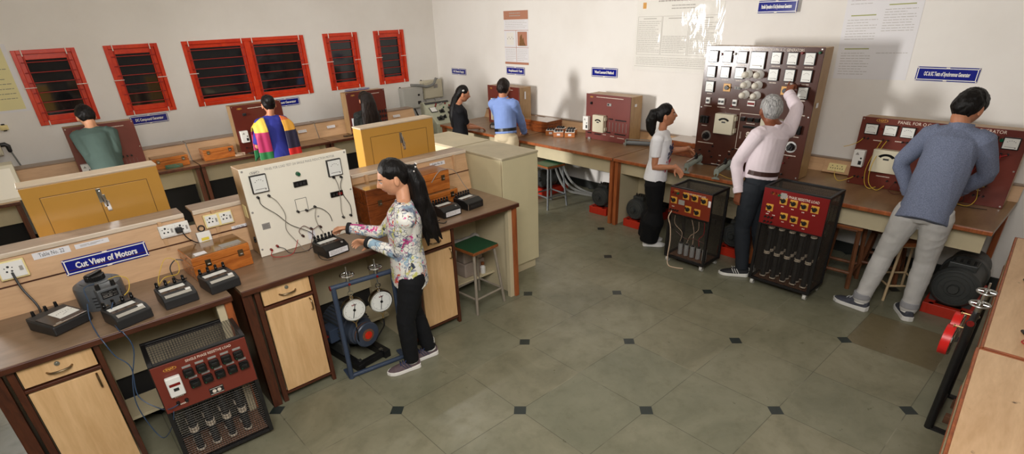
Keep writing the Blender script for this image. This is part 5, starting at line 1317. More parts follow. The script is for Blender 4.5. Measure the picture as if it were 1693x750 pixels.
wire('blue lead from chrome strip meter down over the desk edge and across the drawer', [(.06, 3.21, ZN+.1), (.03, 3.16, ZN+.05), (.035, 3.08, ZN+.004), (.05, 3.042, ZN-.01), (.06, 3.03, .74), (.0, 3.03, .56), (-.02, 3.03, .4), (.02, 3.0, .2), (.08, 2.9, .3), (.11, 2.845, .42)], .0027, M['w_blue'], 'patch_lead', 'lead')
wire('blue lead arching from wide dark meter up to terminal of variable transformer', [(-.03, 3.31, ZN+.1), (-.03, 3.33, ZN+.16), (-.015, 3.35, ZN+.17), (.02, 3.385, ZN+.16)], .0024, M['w_blue'], 'patch_lead', 'lead')
wire('yellow lead arching from terminal of variable transformer to the chrome strip meter', [(.085, 3.40, ZN+.16), (.13, 3.38, ZN+.17), (.165, 3.35, ZN+.15), (.15, 3.28, ZN+.12), (.12, 3.24, ZN+.11)], .0024, M['w_yellow'], 'patch_lead', 'lead')
wire('thick black cord from ivory socket down onto the desk', [(-.28, 3.68, 1.08), (-.27, 3.63, 1.0), (-.24, 3.58, .9), (-.25, 3.53, ZN+.006), (-.3, 3.5, ZN+.006), (-.24, 3.46, ZN+.006), (-.17, 3.46, ZN+.006)], .0055, M['w_black'], 'power_cord', 'cord')
wire('grey lead arching from upper stacked box to unlabelled black meter', [(2.22, 3.445, 1.06), (2.3, 3.43, 1.14), (2.42, 3.42, 1.12), (2.49, 3.40, 1.0), (2.5, 3.36, .96)], .0026, M['w_grey'], 'patch_lead', 'lead')
wire('black cord bits on desk at tip of the dark ponytail', [(2.1, 3.2, ZN+.003), (2.06, 3.18, ZN+.003), (2.08, 3.12, ZN+.003), (2.12, 3.14, ZN+.003)], .003, M['w_black'])
wire('green wire coil lying on bench below the second window', [(1.18+.09*math.cos(a*.7), 7.22+.045*math.sin(a*.7), .75+.0015*a) for a in range(26)], .0035, M['w_green'], 'wire_coil', 'wire coil', smooth=2)
wire('pale wire coil lying on bench beside person in blue dress', [(1.92+.06*math.cos(a*.7), 7.23+.03*math.sin(a*.7), .75+.0015*a) for a in range(22)], .003, M['w_pale'], 'wire_coil', 'wire coil', smooth=2)
wire('dark cord heap beside foot of the maroon panel under wide window', [(2.05+.05*math.cos(a*.9)+.004*a, 7.22+.035*math.sin(a*.8), .752+.004*(a % 5)) for a in range(22)], .004, M['w_black'], 'cord_heap', 'cord', smooth=3)
# leads on the brick maroon panel at right; (u, v) on its face
G = lambda u, v, o=.03: (5.262-o, 1.487-u, .766+v)
for lab, pts, m in (('yellow lead leaving side edge of brick maroon panel near its logo', [G(.05, .395), G(.02, .36), G(-.03, .33), G(-.08, .31)], 'w_yellow'),
    ('yellow lead looping from second meter of brick maroon panel down to the bench', [G(.19, .395), G(.16, .3), G(.13, .15), G(.15, .04, .05), G(.2, .005, .08), G(.24, .02, .05)], 'w_yellow'),
    ('yellow lead from third stud of brick maroon panel curling at the bench', [G(.225, .395), G(.2, .33), G(.18, .2, .09), G(.19, .06, .09), G(.26, .006, .1), G(.3, .04, .06)], 'w_yellow'),
    ('yellow lead running from brick maroon panel to the ivory socket board', [G(.05, .07), G(.02, .05, .06), G(-.05, .02, .06), G(-.1, .05, .02), G(-.15, .06, -.12)], 'w_yellow'),
    ('orange lead loop low on the brick maroon panel near elbow of denim shirt', [G(.36, .07), G(.34, .02, .07), G(.4, .004, .12), G(.46, .03, .08), G(.44, .07)], 'w_brown'),
    ('red lead curving down past the dial of brick maroon panel', [G(.99, .395), G(.9, .35), G(.84, .28), G(.8, .15), G(.74, .05), G(.7, .02, .06)], 'w_red'),
    ('short red lead joining two studs of brick maroon panel', [G(.83, .395), G(.84, .35), G(.88, .33), G(.95, .36), G(.95, .395)], 'w_red'),
    ('black leads low on brick maroon panel lying along the bench', [G(.87, .15), G(.82, .1), G(.84, .03, .06), G(.78, .004, .1), G(.9, .004, .12), G(1.0, .004, .1)], 'w_black'),
    ('yellow lead below the dial of brick maroon panel', [G(.93, .15), G(.9, .13), G(.91, .05, .05), G(.88, .004, .09), G(.8, .004, .08), G(.72, .004, .09)], 'w_yellow')):
    wire(lab, pts, .0028, M[m], 'patch_lead', 'lead', 'leads on the brick maroon panel')
wire('thin yellow lead from the second rheostat curving along the bench edge', [(4.70, 2.39, .8), (4.72, 2.3, .772), (4.76, 2.2, .77), (4.82, 2.12, .77)], .0022, M['w_yellow'], 'patch_lead', 'lead')
wire('dark leads trailing along foot of the tallest panel behind the rheostats', [(5.0, 2.72, .78), (5.02, 2.6, .79), (5.02, 2.5, .775), (5.01, 2.4, .8), (5.02, 2.3, .775), (5.0, 2.15, .78)], .003, M['w_black'], 'patch_lead', 'lead')
ct = wire('long red lead with black end lying across pale worn bench', [(3.9, .1, .772), (3.6, .03, .77), (3.38, -.02, .77), (3.2, -.1, .77), (3.1, -.12, .77)], .003, M['w_red'], 'patch_lead', 'lead', plug0=M['black'])
wire('short looped red lead with black crocodile clip on pale worn bench', [(3.22, .015, .772), (3.16, -.01, .77), (3.1, -.0, .77), (3.08, -.05, .77), (3.14, -.08, .77), (3.2, -.08, .77)], .003, M['w_red'], 'patch_lead', 'lead', plug0=M['black'])
for i, (z, y0) in enumerate(((.34, 4.9), (.29, 4.9))):
    wire('thin steel pipe along wall under the bench, %s of two' % ('upper', 'lower')[i], [(5.58, 5.2, z), (5.58, 3.7, z)], .008, M['steel'], 'wall_pipe', 'pipe', 'pipes under the wall bench', smooth=0)
for i, o in enumerate((0, .05, .1)):
    wire('grey cable loop hanging behind the steel stool, %s of three' % ('front', 'middle', 'back')[i], [(5.1+o, 4.95, .6), (5.1+o, 4.85, .3+o), (5.12+o, 4.7, .1+o*.8), (5.2+o, 4.5, .06), (5.3+o, 4.3, .05), (5.35+o*.5, 4.1, .12)], .016, M['cable_grey'], 'hanging_cable', 'cable', 'grey cables behind the steel stool')
# ------------------------------------------------ people
def cloth(name, c, rough=.8, weave=0, var=.06):
    t = NT(name); t.set('Roughness', rough); t.set('Specular IOR Level', .25)
    f = t.noise(t.coord(), 7, 4); a = tuple(x*(1-var) for x in c[:3])+(1,); b = tuple(min(1, x*(1+var)) for x in c[:3])+(1,)
    col = t.ramp(f, [(.3, a), (.7, b)])
    if weave:
        w = t.noise(t.coord((1, 1, 3.2)), weave, 2, .8); col = t.mix(t.ramp(w, [(.42, (0, 0, 0)), (.6, (1, 1, 1))]), col, tuple(min(1, x*1.5+.02) for x in c[:3])+(1,))
    t.l(col, t.b.inputs['Base Color']); return t.m
def floral():
    t = NT('floral_cotton'); t.set('Roughness', .75); t.set('Specular IOR Level', .25)
    v = t.coord(); col = rgb(232, 230, 222)
    for sc, off, th, c, wd in ((13, 0, .61, rgb(128, 138, 160), .04), (8, 5, .625, rgb(206, 204, 120), .03), (10, 11, .64, rgb(206, 70, 140), .02), (12, 23, .66, rgb(216, 92, 62), .02), (17, 31, .66, rgb(60, 64, 80), .02), (9, 41, .64, rgb(150, 178, 196), .03)):
        mp = t.n('ShaderNodeMapping'); t.l(v, mp.inputs[0]); mp.inputs['Location'].default_value = (off, off*.7, off*1.3)
        f = t.noise(mp.outputs[0], sc, 5, .72, .6); m = t.ramp(f, [(th-.06, (0, 0, 0)), (th-.06+wd, (1, 1, 1))]); col = t.mix(m, col, c)
    vo = t.n('ShaderNodeTexVoronoi'); vo.feature = 'DISTANCE_TO_EDGE'; vo.inputs['Scale'].default_value = 34; t.l(v, vo.inputs['Vector'])
    e = t.math('MULTIPLY', t.ramp(vo.outputs['Distance'], [(.03, (1, 1, 1)), (.07, (0, 0, 0))]), t.ramp(t.noise(v, 5, 2), [(.5, (0, 0, 0)), (.56, (1, 1, 1))]))
    col = t.mix(t.math('MULTIPLY', e, .8), col, rgb(70, 78, 104)); t.l(col, t.b.inputs['Base Color']); return t.m
def skin(name, c):
    t = NT(name); t.set('Roughness', .48); t.set('Specular IOR Level', .35)
    f = t.noise(t.coord(), 26, 3); a = tuple(x*.93 for x in c[:3])+(1,); b = tuple(min(1, x*1.06) for x in c[:3])+(1,)
    t.l(t.ramp(f, [(.3, a), (.7, b)]), t.b.inputs['Base Color']); t.set('Subsurface Weight', .06); t.b.inputs['Subsurface Radius'].default_value = (.012, .005, .003); return t.m
def hairmat(name, c, c2, rough=.36):
    t = NT(name); t.set('Roughness', rough); t.set('Specular IOR Level', .22)
    t.l(t.ramp(t.noise(t.coord((60, 60, 5)), 1.6, 4, .7), [(.35, c), (.65, c2)]), t.b.inputs['Base Color'])
    t.bump(t.noise(t.coord((90, 90, 8)), 1.6, 3, .7), .5, .006); return t.m
HM = {'black': hairmat('black_hair', rgb(8, 7, 7), rgb(22, 18, 17), .42), 'brown': hairmat('dark_brown_hair', rgb(16, 11, 9), rgb(36, 25, 20), .42), 'grey': hairmat('grey_hair', rgb(92, 92, 94), rgb(190, 188, 186), .5)}
SK = {'fair': skin('fair_brown_skin', rgb(206, 150, 116)), 'mid': skin('mid_brown_skin', rgb(186, 126, 94)), 'dark': skin('deep_brown_skin', rgb(128, 74, 50))}
M['lip'] = plain('lips', rgb(160, 84, 78), .45); M['eye_white'] = plain('eye_white', rgb(226, 220, 214), .25); M['iris'] = plain('iris', rgb(22, 14, 12), .2); M['brow'] = plain('eyebrow', rgb(26, 20, 18), .7)
def voxel(mb, name, vox, it, mats, parent, fold=0, fs=9, stretch=(1, 1, .45), seed=0, matfn=None):
    me = mb.mesh(name); o = bpy.data.objects.new(name, me); COL.objects.link(o)
    r = o.modifiers.new('r', 'REMESH'); r.mode = 'VOXEL'; r.voxel_size = vox
    if it: s = o.modifiers.new('s', 'SMOOTH'); s.iterations = it; s.factor = .5
    dg = bpy.context.evaluated_depsgraph_get(); dg.update(); m2 = bpy.data.meshes.new_from_object(o.evaluated_get(dg))
    bpy.data.objects.remove(o); bpy.data.meshes.remove(me); m2.name = name
    if fold:
        n = len(m2.vertices); co = np.empty(n*3, np.float32); m2.vertices.foreach_get('co', co); no = np.empty(n*3, np.float32); m2.vertices.foreach_get('normal', no)
        co = co.reshape(-1, 3); no = no.reshape(-1, 3); d = np.empty(n, np.float32); sx, sy, sz = stretch
        for i in range(n):
            p = co[i]; q = Vector((p[0]*fs*sx+seed, p[1]*fs*sy, p[2]*fs*sz)); w = noise.noise(q*.6)
            d[i] = (1-abs(noise.noise(Vector((q.x+w*1.4, q.y+w, q.z+w*1.2))))*2.2)*.6+.4*noise.noise(q*2.1)
        m2.vertices.foreach_set('co', (co+no*(d*fold)[:, None]).ravel())
    m2.materials.clear()
    for m in (mats if isinstance(mats, (list, tuple)) else [mats]): m2.materials.append(m)
    if matfn:
        n = len(m2.polygons); c = np.empty(n*3, np.float32); m2.polygons.foreach_get('center', c); m2.polygons.foreach_set('material_index', matfn(c.reshape(-1, 3)).astype(np.int32))
    m2.polygons.foreach_set('use_smooth', [True]*len(m2.polygons)); m2.update()
    ob = bpy.data.objects.new(name, m2); COL.objects.link(ob); ob.parent = parent; return ob
def sm(a, b, x):
    t = max(0, min(1, (x-a)/(b-a))); return t*t*(3-2*t)
def head_pt(f, l, u, fem):
    x, y, z = f*.096, l*.0745, u*.113
    if u < 0:
        t = -u; y *= 1-(.34 if fem else .26)*t**1.3; x *= (1-.05*t) if f > 0 else (1-.5*t*t)
    elif f > 0: x *= 1-.05*u
    else: x *= 1.04
    if f > 0:
        g = math.exp; a = abs(l)
        n = sm(.2, -.2, u) if u > -.22 else g(-((u+.22)/.06)**2)
        if u > -.22: n = max(0, min(1, (.2-u)/.4))
        x += .029*g(-(l/(.095+.07*max(0, min(1, (.1-u)/.3))))**2)*n
        x -= .010*g(-((a-.36)/.15)**2-((u-.05)/.09)**2)
        x += .004*g(-((a-.32)/.22)**2-((u-.2)/.07)**2)+.004*g(-((a-.45)/.2)**2-((u+.2)/.15)**2)
        x += .011*g(-(l/.26)**2-((u+.46)/.12)**2)-.006*g(-(l/.2)**2-((u+.47)/.022)**2)
        x += .014*g(-(l/.22)**2-((u+.8)/.13)**2)-.006*g(-(l/.3)**2-((u+.62)/.05)**2)
    return x, y, z
def head_shell(mb, C, R, k, fem, mask=None, thick=0, seed=0, nu=56, nv=44):
    vs = []; fs = []
    for j in range(nv+1):
        ph = PI*(j+.0)/nv; ph = min(max(ph, .012), PI-.012)
        for i in range(nu):
            t = 2*PI*i/nu; f, l, u = math.sin(ph)*math.cos(t), math.sin(ph)*math.sin(t), math.cos(ph)
            p = Vector(head_pt(f, l, u, fem))
            if mask:
                m = mask(f, l, u); q = noise.noise(Vector((f*7+seed, l*7, u*3)))*.3+noise.noise(Vector((f*18+seed, l*18, u*6)))*.18
                p = p*(1-.10*(1-m))+Vector((f, l, u))*(thick*m*(1+q))
            vs.append(C+R @ (p*k))
    for j in range(nv):
        for i in range(nu): fs.append((j*nu+i, j*nu+(i+1) % nu, (j+1)*nu+(i+1) % nu, (j+1)*nu+i))
    fs.append(tuple(range(nu))[::-1]); fs.append(tuple(range(nv*nu, nv*nu+nu)))
    mb.add(vs, fs)
def hair_mask(kind):
    K = {'f': ((0, .66), (.7, .5), (1.2, .14), (1.5, .06), (1.82, .0), (2.05, -.42), (2.4, -.62), (3.2, -.66)), 'm': ((0, .5), (.6, .46), (1.05, .2), (1.35, -.1), (1.6, -.06), (1.85, -.3), (2.1, -.58), (3.2, -.74)), 'o': ((0, .62), (.6, .6), (1.0, .3), (1.35, -.06), (1.6, -.02), (1.85, -.26), (2.1, -.52), (3.2, -.68))}[kind]
    def fn(f, l, u):
        az = math.atan2(abs(l), f); 
        for (a, b), (c, d) in zip(K, K[1:]):
            if az <= c: u0 = b+(d-b)*(az-a)/(c-a); break
        else: u0 = K[-1][1]
        return sm(u0-.04, u0+.06, u)*(.45+.55*sm(u0-.02, u0+.55, u))
    return fn
def ik(a, c, l1, l2, hint):
    a, c, hint = Vector(a), Vector(c), Vector(hint); d = c-a; L = d.length
    if L > (l1+l2)*.995: k = L/((l1+l2)*.995); l1 *= k; l2 *= k
    x = (l1*l1-l2*l2+L*L)/(2*L); h = math.sqrt(max(0, l1*l1-x*x)); n = d.normalized(); w = hint-a; w = w-n*w.dot(n)
    return a+n*x+(w.normalized()*h if w.length > 1e-6 else Vector())
def hand(mb, w, d, n, side, k, curl=.5, spread=.12, curls=None):
    """w wrist, d wrist->fingers, n out of the palm, side +1 if thumb lies on d x n side"""
    d = Vector(d).normalized(); n = Vector(n); n = (n-d*n.dot(d)).normalized(); t = d.cross(n)*side
    w = Vector(w); P = lambda x, y, z: w+(d*x+t*y+n*z)*k
    mb.chain([P(-.02, 0, 0), P(.0, 0, 0), P(.04, .003, .002), P(.078, 0, .003)], [(.025*k, .019*k), (.026*k, .018*k), (.036*k, .0145*k), (.037*k, .011*k)], 14, side=t)
    for q, (y, L) in enumerate(((.027, .07), (.0095, .079), (-.0085, .073), (-.0255, .057))):
        c = (curls[q] if curls else curl); a = -.05; p = P(.076, y, .003); pts = [p-d*.02*k, p]; ang = 0
        for seg, jo in ((.46, .7), (.3, 1.0), (.24, .8)):
            ang += c*jo; v = d*math.cos(ang)+n*math.sin(ang)+t*(y*spread*12*math.cos(ang)*.35); p = p+v.normalized()*(L*seg*k); pts.append(p)
        mb.chain(pts, [.0088*k, .0092*k, .0082*k, .0075*k, .006*k], 10)
    p = P(.018, .022, .004); v = (d*.62+t*.72+n*(.2+.4*curl)).normalized(); p2 = p+v*.036*k; v2 = (d*.9+t*.25+n*(.3+.5*curl)).normalized(); p3 = p2+v2*.028*k; p4 = p3+v2*.018*k
    mb.chain([p, p2, p3, p4], [.0135*k, .0115*k, .0095*k, .0065*k], 10)
def shoe(parent, a, yaw, k, mu, ms, ml=None, stripe=None):
    a = Vector(a); C, S_ = math.cos(yaw), math.sin(yaw)
    def W(x, y, z): return (a.x+(x*C-y*S_)*k, a.y+(x*S_+y*C)*k, z*k)
    st = ((-.058, .024, .07), (-.045, .032, .088), (-.01, .035, .094), (.035, .036, .082), (.075, .041, .064), (.115, .044, .052), (.15, .039, .044), (.175, .024, .034), (.184, .010, .027))
    mb = MB(); vs = []; fs = []; n = 13
    for x, w, h in st:
        for i in range(n): t = PI*i/(n-1); vs.append(W(x, -w*math.cos(t)*(1 if i not in (0, n-1) else 1), .014+(h-.014)*math.sin(t)**.8))
    for j in range(len(st)-1):
        for i in range(n-1): fs.append((j*n+i, j*n+i+1, (j+1)*n+i+1, (j+1)*n+i))
        fs.append((j*n+n-1, j*n, (j+1)*n, (j+1)*n+n-1))
    fs.append(tuple(range(n))); fs.append(tuple(range((len(st)-1)*n, len(st)*n))[::-1]); mb.add(vs, fs); o = mb.build('shoe', mu, parent, smooth=True)
    mb = MB(); out = [(x, w+.006) for x, w, h in st]; poly = [(-.066, 0)]+[(x, -w) for x, w in out]+[(.193, 0)]+[(x, w) for x, w in out[::-1]]
    lo = [W(x, y, .001) for x, y in poly]; hi = [W(x*1.0, y*.97, .027+.01*max(0, -x/.06)) for x, y in poly]; m = len(poly)
    mb.add(lo+hi, [tuple(range(m))[::-1], tuple(range(m, 2*m))]+[(i, (i+1) % m, m+(i+1) % m, m+i) for i in range(m)]); mb.build('sole', ms, o, bevel=.003)
    if ml:
        mb = MB()
        for x, h, w in ((.045, .082, .02), (.065, .073, .022), (.085, .066, .022)): mb.tube([W(x, -w, h-.006), W(x, 0, h+.003), W(x+.006, w, h-.006)], .0034*k, 6, 4)
        mb.tube([W(.03, 0, .09), W(.045, .025, .1), W(.06, .03, .075)], .003*k, 6, 4); mb.build('laces', ml, o, smooth=True)
    if stripe:
        mb = MB()
        for q in range(3):
            for s in (-1, 1): mb.tube([W(.02+.02*q, s*.0375, .03), W(.035+.02*q, s*.034, .055), W(.045+.02*q, s*.026, .072)], .0032*k, 5, 3)
        each(mb, 'side_stripe', stripe, o)
def person(label, H, P, N, Hc, hip_yaw, sh_yaw, head_yaw, head_pitch, LW, RW, LH, RH, LA, RA, ltoe, rtoe, sk, hair, top, bottom, fem=True, head_roll=0, vox=.006,
           sleeve=1.0, hem=.12, flare=1.0, topfold=.005, legfold=.004, legw=1.0, curl=(.45, .45), lpalm=(0, 0, -1), rpalm=(0, 0, -1), lcurls=None, rcurls=None, shoes=None, lel=None, rel=None, hk='f', thick=.014, asc=(1, 1), tails=(), vhair=.006, wide=1.0, kneeb=1.0, sock=None):
    D = math.radians; k = H/1.65; P, N, Hc = Vector(P), Vector(N), Vector(Hc)
    base = Vector((P.x, P.y, 0)); t = thing('person', label, 'person', base)
    loc = lambda v: Vector(v)-base
    P, N, Hc = loc(P), loc(N), loc(Hc); LW, RW, LA, RA = map(loc, (LW, RW, LA, RA))
    rt = lambda y: Vector((math.sin(D(y)), -math.cos(D(y)), 0)); fw = lambda y: Vector((math.cos(D(y)), math.sin(D(y)), 0))
    hr, sr = rt(hip_yaw), rt(sh_yaw); up = (N-P).normalized()
    sw = (.148 if fem else .172)*k*wide; LS = N-sr*sw-up*.055*k; RS = N+sr*sw-up*.055*k
    ua, fa = .178*H, .152*H
    LE = ik(LS, LW, ua*asc[0], fa*asc[0], loc(lel) if lel else LS-fw(sh_yaw)*.2-Vector((0, 0, .4))-sr*.1); RE = ik(RS, RW, ua*asc[1], fa*asc[1], loc(rel) if rel else RS-fw(sh_yaw)*.2-Vector((0, 0, .4))+sr*.1)
    hw = .088*k*wide; LHp = P-hr*hw-Vector((0, 0, .02)); RHp = P+hr*hw-Vector((0, 0, .02))
    kf = fw(hip_yaw); dl, dr = (LA-LHp).length*1.008, (RA-RHp).length*1.008; LK = ik(LHp, LA, .51*dl, .49*dl, LHp+kf*.5-hr*.1); RK = ik(RHp, RA, .51*dr, .49*dr, RHp+kf*.5+hr*.1)
    hy, hp = D(head_yaw), D(head_pitch)
    F = Vector((math.cos(hy)*math.cos(hp), math.sin(hy)*math.cos(hp), math.sin(hp))); Lv = Vector((-math.sin(hy), math.cos(hy), 0)); U = F.cross(Lv)
    if head_roll: q = Quaternion(F, D(head_roll)); Lv = q @ Lv; U = q @ U
    R = Matrix((F, Lv, U)).transposed()
    L2 = lambda a, b, f: a+(b-a)*f
    tor = lambda g: [((.150 if fem else .148)*k*wide*g, (.105 if fem else .1)*k*g), ((.152 if fem else .145)*k*wide*g, (.108 if fem else .105)*k*g), ((.122 if fem else .138)*k*wide*g, (.088 if fem else .1)*k*g), ((.138 if fem else .155)*k*wide*g, (.105 if fem else .108)*k*g), ((.150 if fem else .168)*k*wide*g, (.095 if fem else .1)*k*g), ((.12 if fem else .135)*k*wide*g, .068*k*g), (.062*k*g, .055*k*g)]
    ts = (.0, .08, .36, .68, .84, .94, 1.0)
    def torso(mb, g, extra=None):
        pts = [L2(P, N, x) for x in ts]; rr = tor(g)
        # belly/back curvature
        fwd = fw((hip_yaw+sh_yaw)/2); pts = [p+fwd*(.012*k*math.sin(PI*max(0, x))) for p, x in zip(pts, ts)]
        mb.chain(pts, rr, 24, side=(hr+sr)/2)
    nb = Hc+R @ Vector((-.03*k, 0, -.07*k))
    b = MB(); torso(b, .9); b.chain([N-up*.03, N+up*.0+(nb-N)*.2, nb], [(.054*k, .05*k), .048*k*(.95 if fem else 1.1), .047*k*(.95 if fem else 1.12)], 18)
    head_shell(b, Hc, R, k, fem)
    for s in (-1, 1):
        rot = R @ Matrix.Rotation(.3*s, 3, 'Z') @ Matrix.Rotation(-.18, 3, 'Y'); b.ellip(Hc+R @ Vector((-.008*k, s*.079*k, -.008*k)), (.019*k, .009*k, .033*k), rot)
    am = .86 if fem else 1.0
    for S0, E0, W0 in ((LS, LE, LW), (RS, RE, RW)):
        b.chain([L2(S0, N, .25), S0, L2(S0, E0, .4), L2(S0, E0, .85), E0, L2(E0, W0, .25), L2(E0, W0, .75), W0], [.05*k*am, .052*k*am, .047*k*am, .04*k*am, .038*k*am, .04*k*am, .03*k*am, .025*k*am], 16)
    for S0 in (LS, RS): b.chain([N+up*.005, L2(N, S0, .45)-up*.004, L2(N, S0, .9)-up*.004], [(.05*k, .05*k), (.05*k, .048*k), (.045*k, .045*k)], 16)
    hand(b, LW, LH, lpalm, -1, k*(.93 if fem else 1.03), curl[0], curls=lcurls); hand(b, RW, RH, rpalm, 1, k*(.93 if fem else 1.03), curl[1], curls=rcurls)
    for h0, k0, a0 in ((LHp, LK, LA), (RHp, RK, RA)):
        b.chain([h0, L2(h0, k0, .5), k0, L2(k0, a0, .35), a0], [.062*k, .062*k, .05*k, .048*k, .034*k], 16)
    for a0, ty in ((LA, ltoe), (RA, rtoe)): b.chain([a0-fw(ty)*.01-Vector((0, 0, .015)), a0+fw(ty)*.05-Vector((0, 0, .05)), a0+fw(ty)*.11-Vector((0, 0, .06))], [.03*k, .02*k, .014*k], 12)
    Ri = np.array(R.transposed()); hc = np.array(Hc)
    def face(c):
        q = ((c-hc) @ Ri.T)/k; m = np.zeros(len(c)); f = q[:, 0] > .05; al = np.abs(q[:, 1])
        e = ((al-.0285)/.0135)**2+((q[:, 2]-.005)/.0062)**2; m[f & (e < 1)] = 1
        e = ((al-.0285)/.006)**2+((q[:, 2]-.005)/.0065)**2; m[f & (e < 1)] = 2
        e = ((al-.03)/.02)**2+((q[:, 2]-.026)/.0042)**2; m[f & (e < 1)] = 3
        e = (q[:, 1]/.022)**2+((q[:, 2]+.052)/.0075)**2; m[f & (e < 1)] = 4
        return m
    voxel(b, 'body', min(vox, .0044 if vox < .0065 else .0052), 1, [SK[sk], M['eye_white'], M['iris'], M['brow'], M['lip']], t, matfn=face)
    # upper garment
    g = MB(); L = (N-P).length; hemp = P-up*hem
    wst = 1.12*flare
    pts = [hemp, L2(P, N, .05), L2(P, N, .36), L2(P, N, .68), L2(P, N, .84), L2(P, N, .94), L2(P, N, .985)]; rr = tor(1.12); rr[0] = (rr[1][0]*wst/1.12*1.03, rr[1][1]*wst/1.12*1.05); rr[1] = (rr[1][0]*wst/1.12, rr[1][1]*wst/1.12); rr[2] = (rr[2][0]*1.08*flare, rr[2][1]*1.08*flare)
    fwd = fw((hip_yaw+sh_yaw)/2); pts = [pts[0]]+[p+fwd*(.012*k*math.sin(PI*x)) for p, x in zip(pts[1:], ts[1:])]
    g.chain(pts, rr, 26, side=(hr+sr)/2, cap=False)
    for S0, E0, W0 in ((LS, LE, LW), (RS, RE, RW)):
        if sleeve >= 1: g.chain([L2(S0, N, .3), S0, L2(S0, E0, .45), L2(S0, E0, .9), L2(E0, W0, .12), L2(E0, W0, .5), L2(E0, W0, .93)], [.062*k*am, .066*k*am, .06*k*am, .053*k*am, .052*k*am, .047*k*am, .039*k*am], 18, cap=False)
        else: g.chain([L2(S0, N, .3), S0, L2(S0, E0, sleeve*.6), L2(S0, E0, sleeve)], [.062*k*am, .068*k*am, .066*k*am, .064*k*am], 18, cap=False)
    for S0 in (LS, RS): g.chain([N-up*.012, L2(N, S0, .4)-up*.012*k, L2(N, S0, .75)-up*.010*k, S0], [(.062*k, .056*k), (.068*k, .056*k), (.068*k, .058*k), (.064*k, .06*k)], 18, side=fw(sh_yaw))
    gt = voxel(g, top[0], vox, 3, top[1], t, fold=topfold, seed=H*10)
    # trousers
    g = MB(); g.chain([P+up*.085*k, P+up*.03, P-Vector((0, 0, .05*k)), P-Vector((0, 0, .085*k))], [(.137*k*wide, .1*k), (.155*k*wide, .112*k), (.155*k*wide, .112*k), (.12*k*wide, .085*k)], 24, side=hr, cap=False)
    for h0, k0, a0 in ((LHp, LK, LA), (RHp, RK, RA)):
        w = legw; e = a0+Vector((0, 0, .0)); g.chain([h0+Vector((0, 0, .02)), L2(h0, k0, .12), L2(h0, k0, .55), k0, L2(k0, e, .35), L2(k0, e, .75), L2(k0, e, 1.0)-Vector((0, 0, .02))], [.082*k, .094*k*max(1, w*.93), .08*k*w, .066*k*w, .066*k*w*kneeb, .056*k*w*kneeb, .054*k*w*kneeb], 20, cap=False)
    voxel(g, bottom[0], vox, 3, bottom[1], t, fold=legfold, fs=8, stretch=(1, 1, 1.6), seed=H*7)
    # hair
    if hair:
        g = MB(); head_shell(g, Hc, R, k, fem, hair_mask(hk), thick, seed=H*3)
        for pts, rr in tails: g.chain([loc(p) for p in pts], rr, 16)
        voxel(g, 'hair', vhair, 1, HM[hair], t, fold=.0032 if hk == 'f' else .006, fs=46 if hk == 'f' else 30, stretch=(1, 1, .22 if hk == 'f' else .5), seed=3)
    if shoes:
        for a0, ty in ((LA, ltoe), (RA, rtoe)): shoe(t, (a0.x, a0.y, 0), D(ty), k*1.02, *shoes)
    if sock:
        for a0, ty in ((LA, ltoe), (RA, rtoe)):
            q = MB(); q.chain([a0-Vector((0, 0, .03))-fw(ty)*.004, a0+Vector((0, 0, .05))], [.047*k, .046*k], 18, cap=False); q.build('sock', sock, t, smooth=True)
    return dict(t=t, P=P, N=N, Hc=Hc, R=R, k=k, LS=LS, RS=RS, LE=LE, RE=RE, LW=LW, RW=RW, up=up, sr=sr, hr=hr, fwd=fw(sh_yaw), base=base)
def collar(d, m, r=.066, h=.035, name='collar'):
    k = d['k']; g = MB(); N, up = d['N'], d['up']; n = 28; vs = []; fs = []; a = d['sr']; b = up.cross(a)*-1
    for j, (rr, z) in enumerate(((r, -.012), (r*.98, h*.6), (r*.95, h), (r*.86, h), (r*.86, -.012))):
        for i in range(n): t = 2*PI*i/n; fr = max(0, math.sin(t)); vs.append(N+(a*math.cos(t)+b*math.sin(t)*.95)*(rr*k)+up*((z-.016*fr)*k))
    for j in range(5):
        for i in range(n): fs.append((j*n+i, j*n+(i+1) % n, ((j+1) % 5)*n+(i+1) % n, ((j+1) % 5)*n+i))
    g.add(vs, fs); g.build(name, m, d['t'], smooth=True)
def cuff(d, m, w=.036, L=.028):
    g = None
    for E0, W0 in ((d['LE'], d['LW']), (d['RE'], d['RW'])):
        v = (W0-E0).normalized(); g = MB(); g.cyl(W0-v*L*d['k'], W0+v*.004, w*d['k'], w*.94*d['k'], 20); g.build('cuff', m, d['t'], bevel=.002, smooth=True)
def belt(d, m, g=1.0, wide=1.0, fem=False):
    k = d['k']; b = MB(); c = d['P']+d['up']*.075*k; b.chain([c-d['up']*.018, c+d['up']*.018], [(.170*k*wide*g, .123*k*g)]*2, 28, side=d['hr'], cap=False); b.build('belt', m, d['t'])
JB = cloth('black_denim', rgb(20, 21, 24), .85, 0, .15)
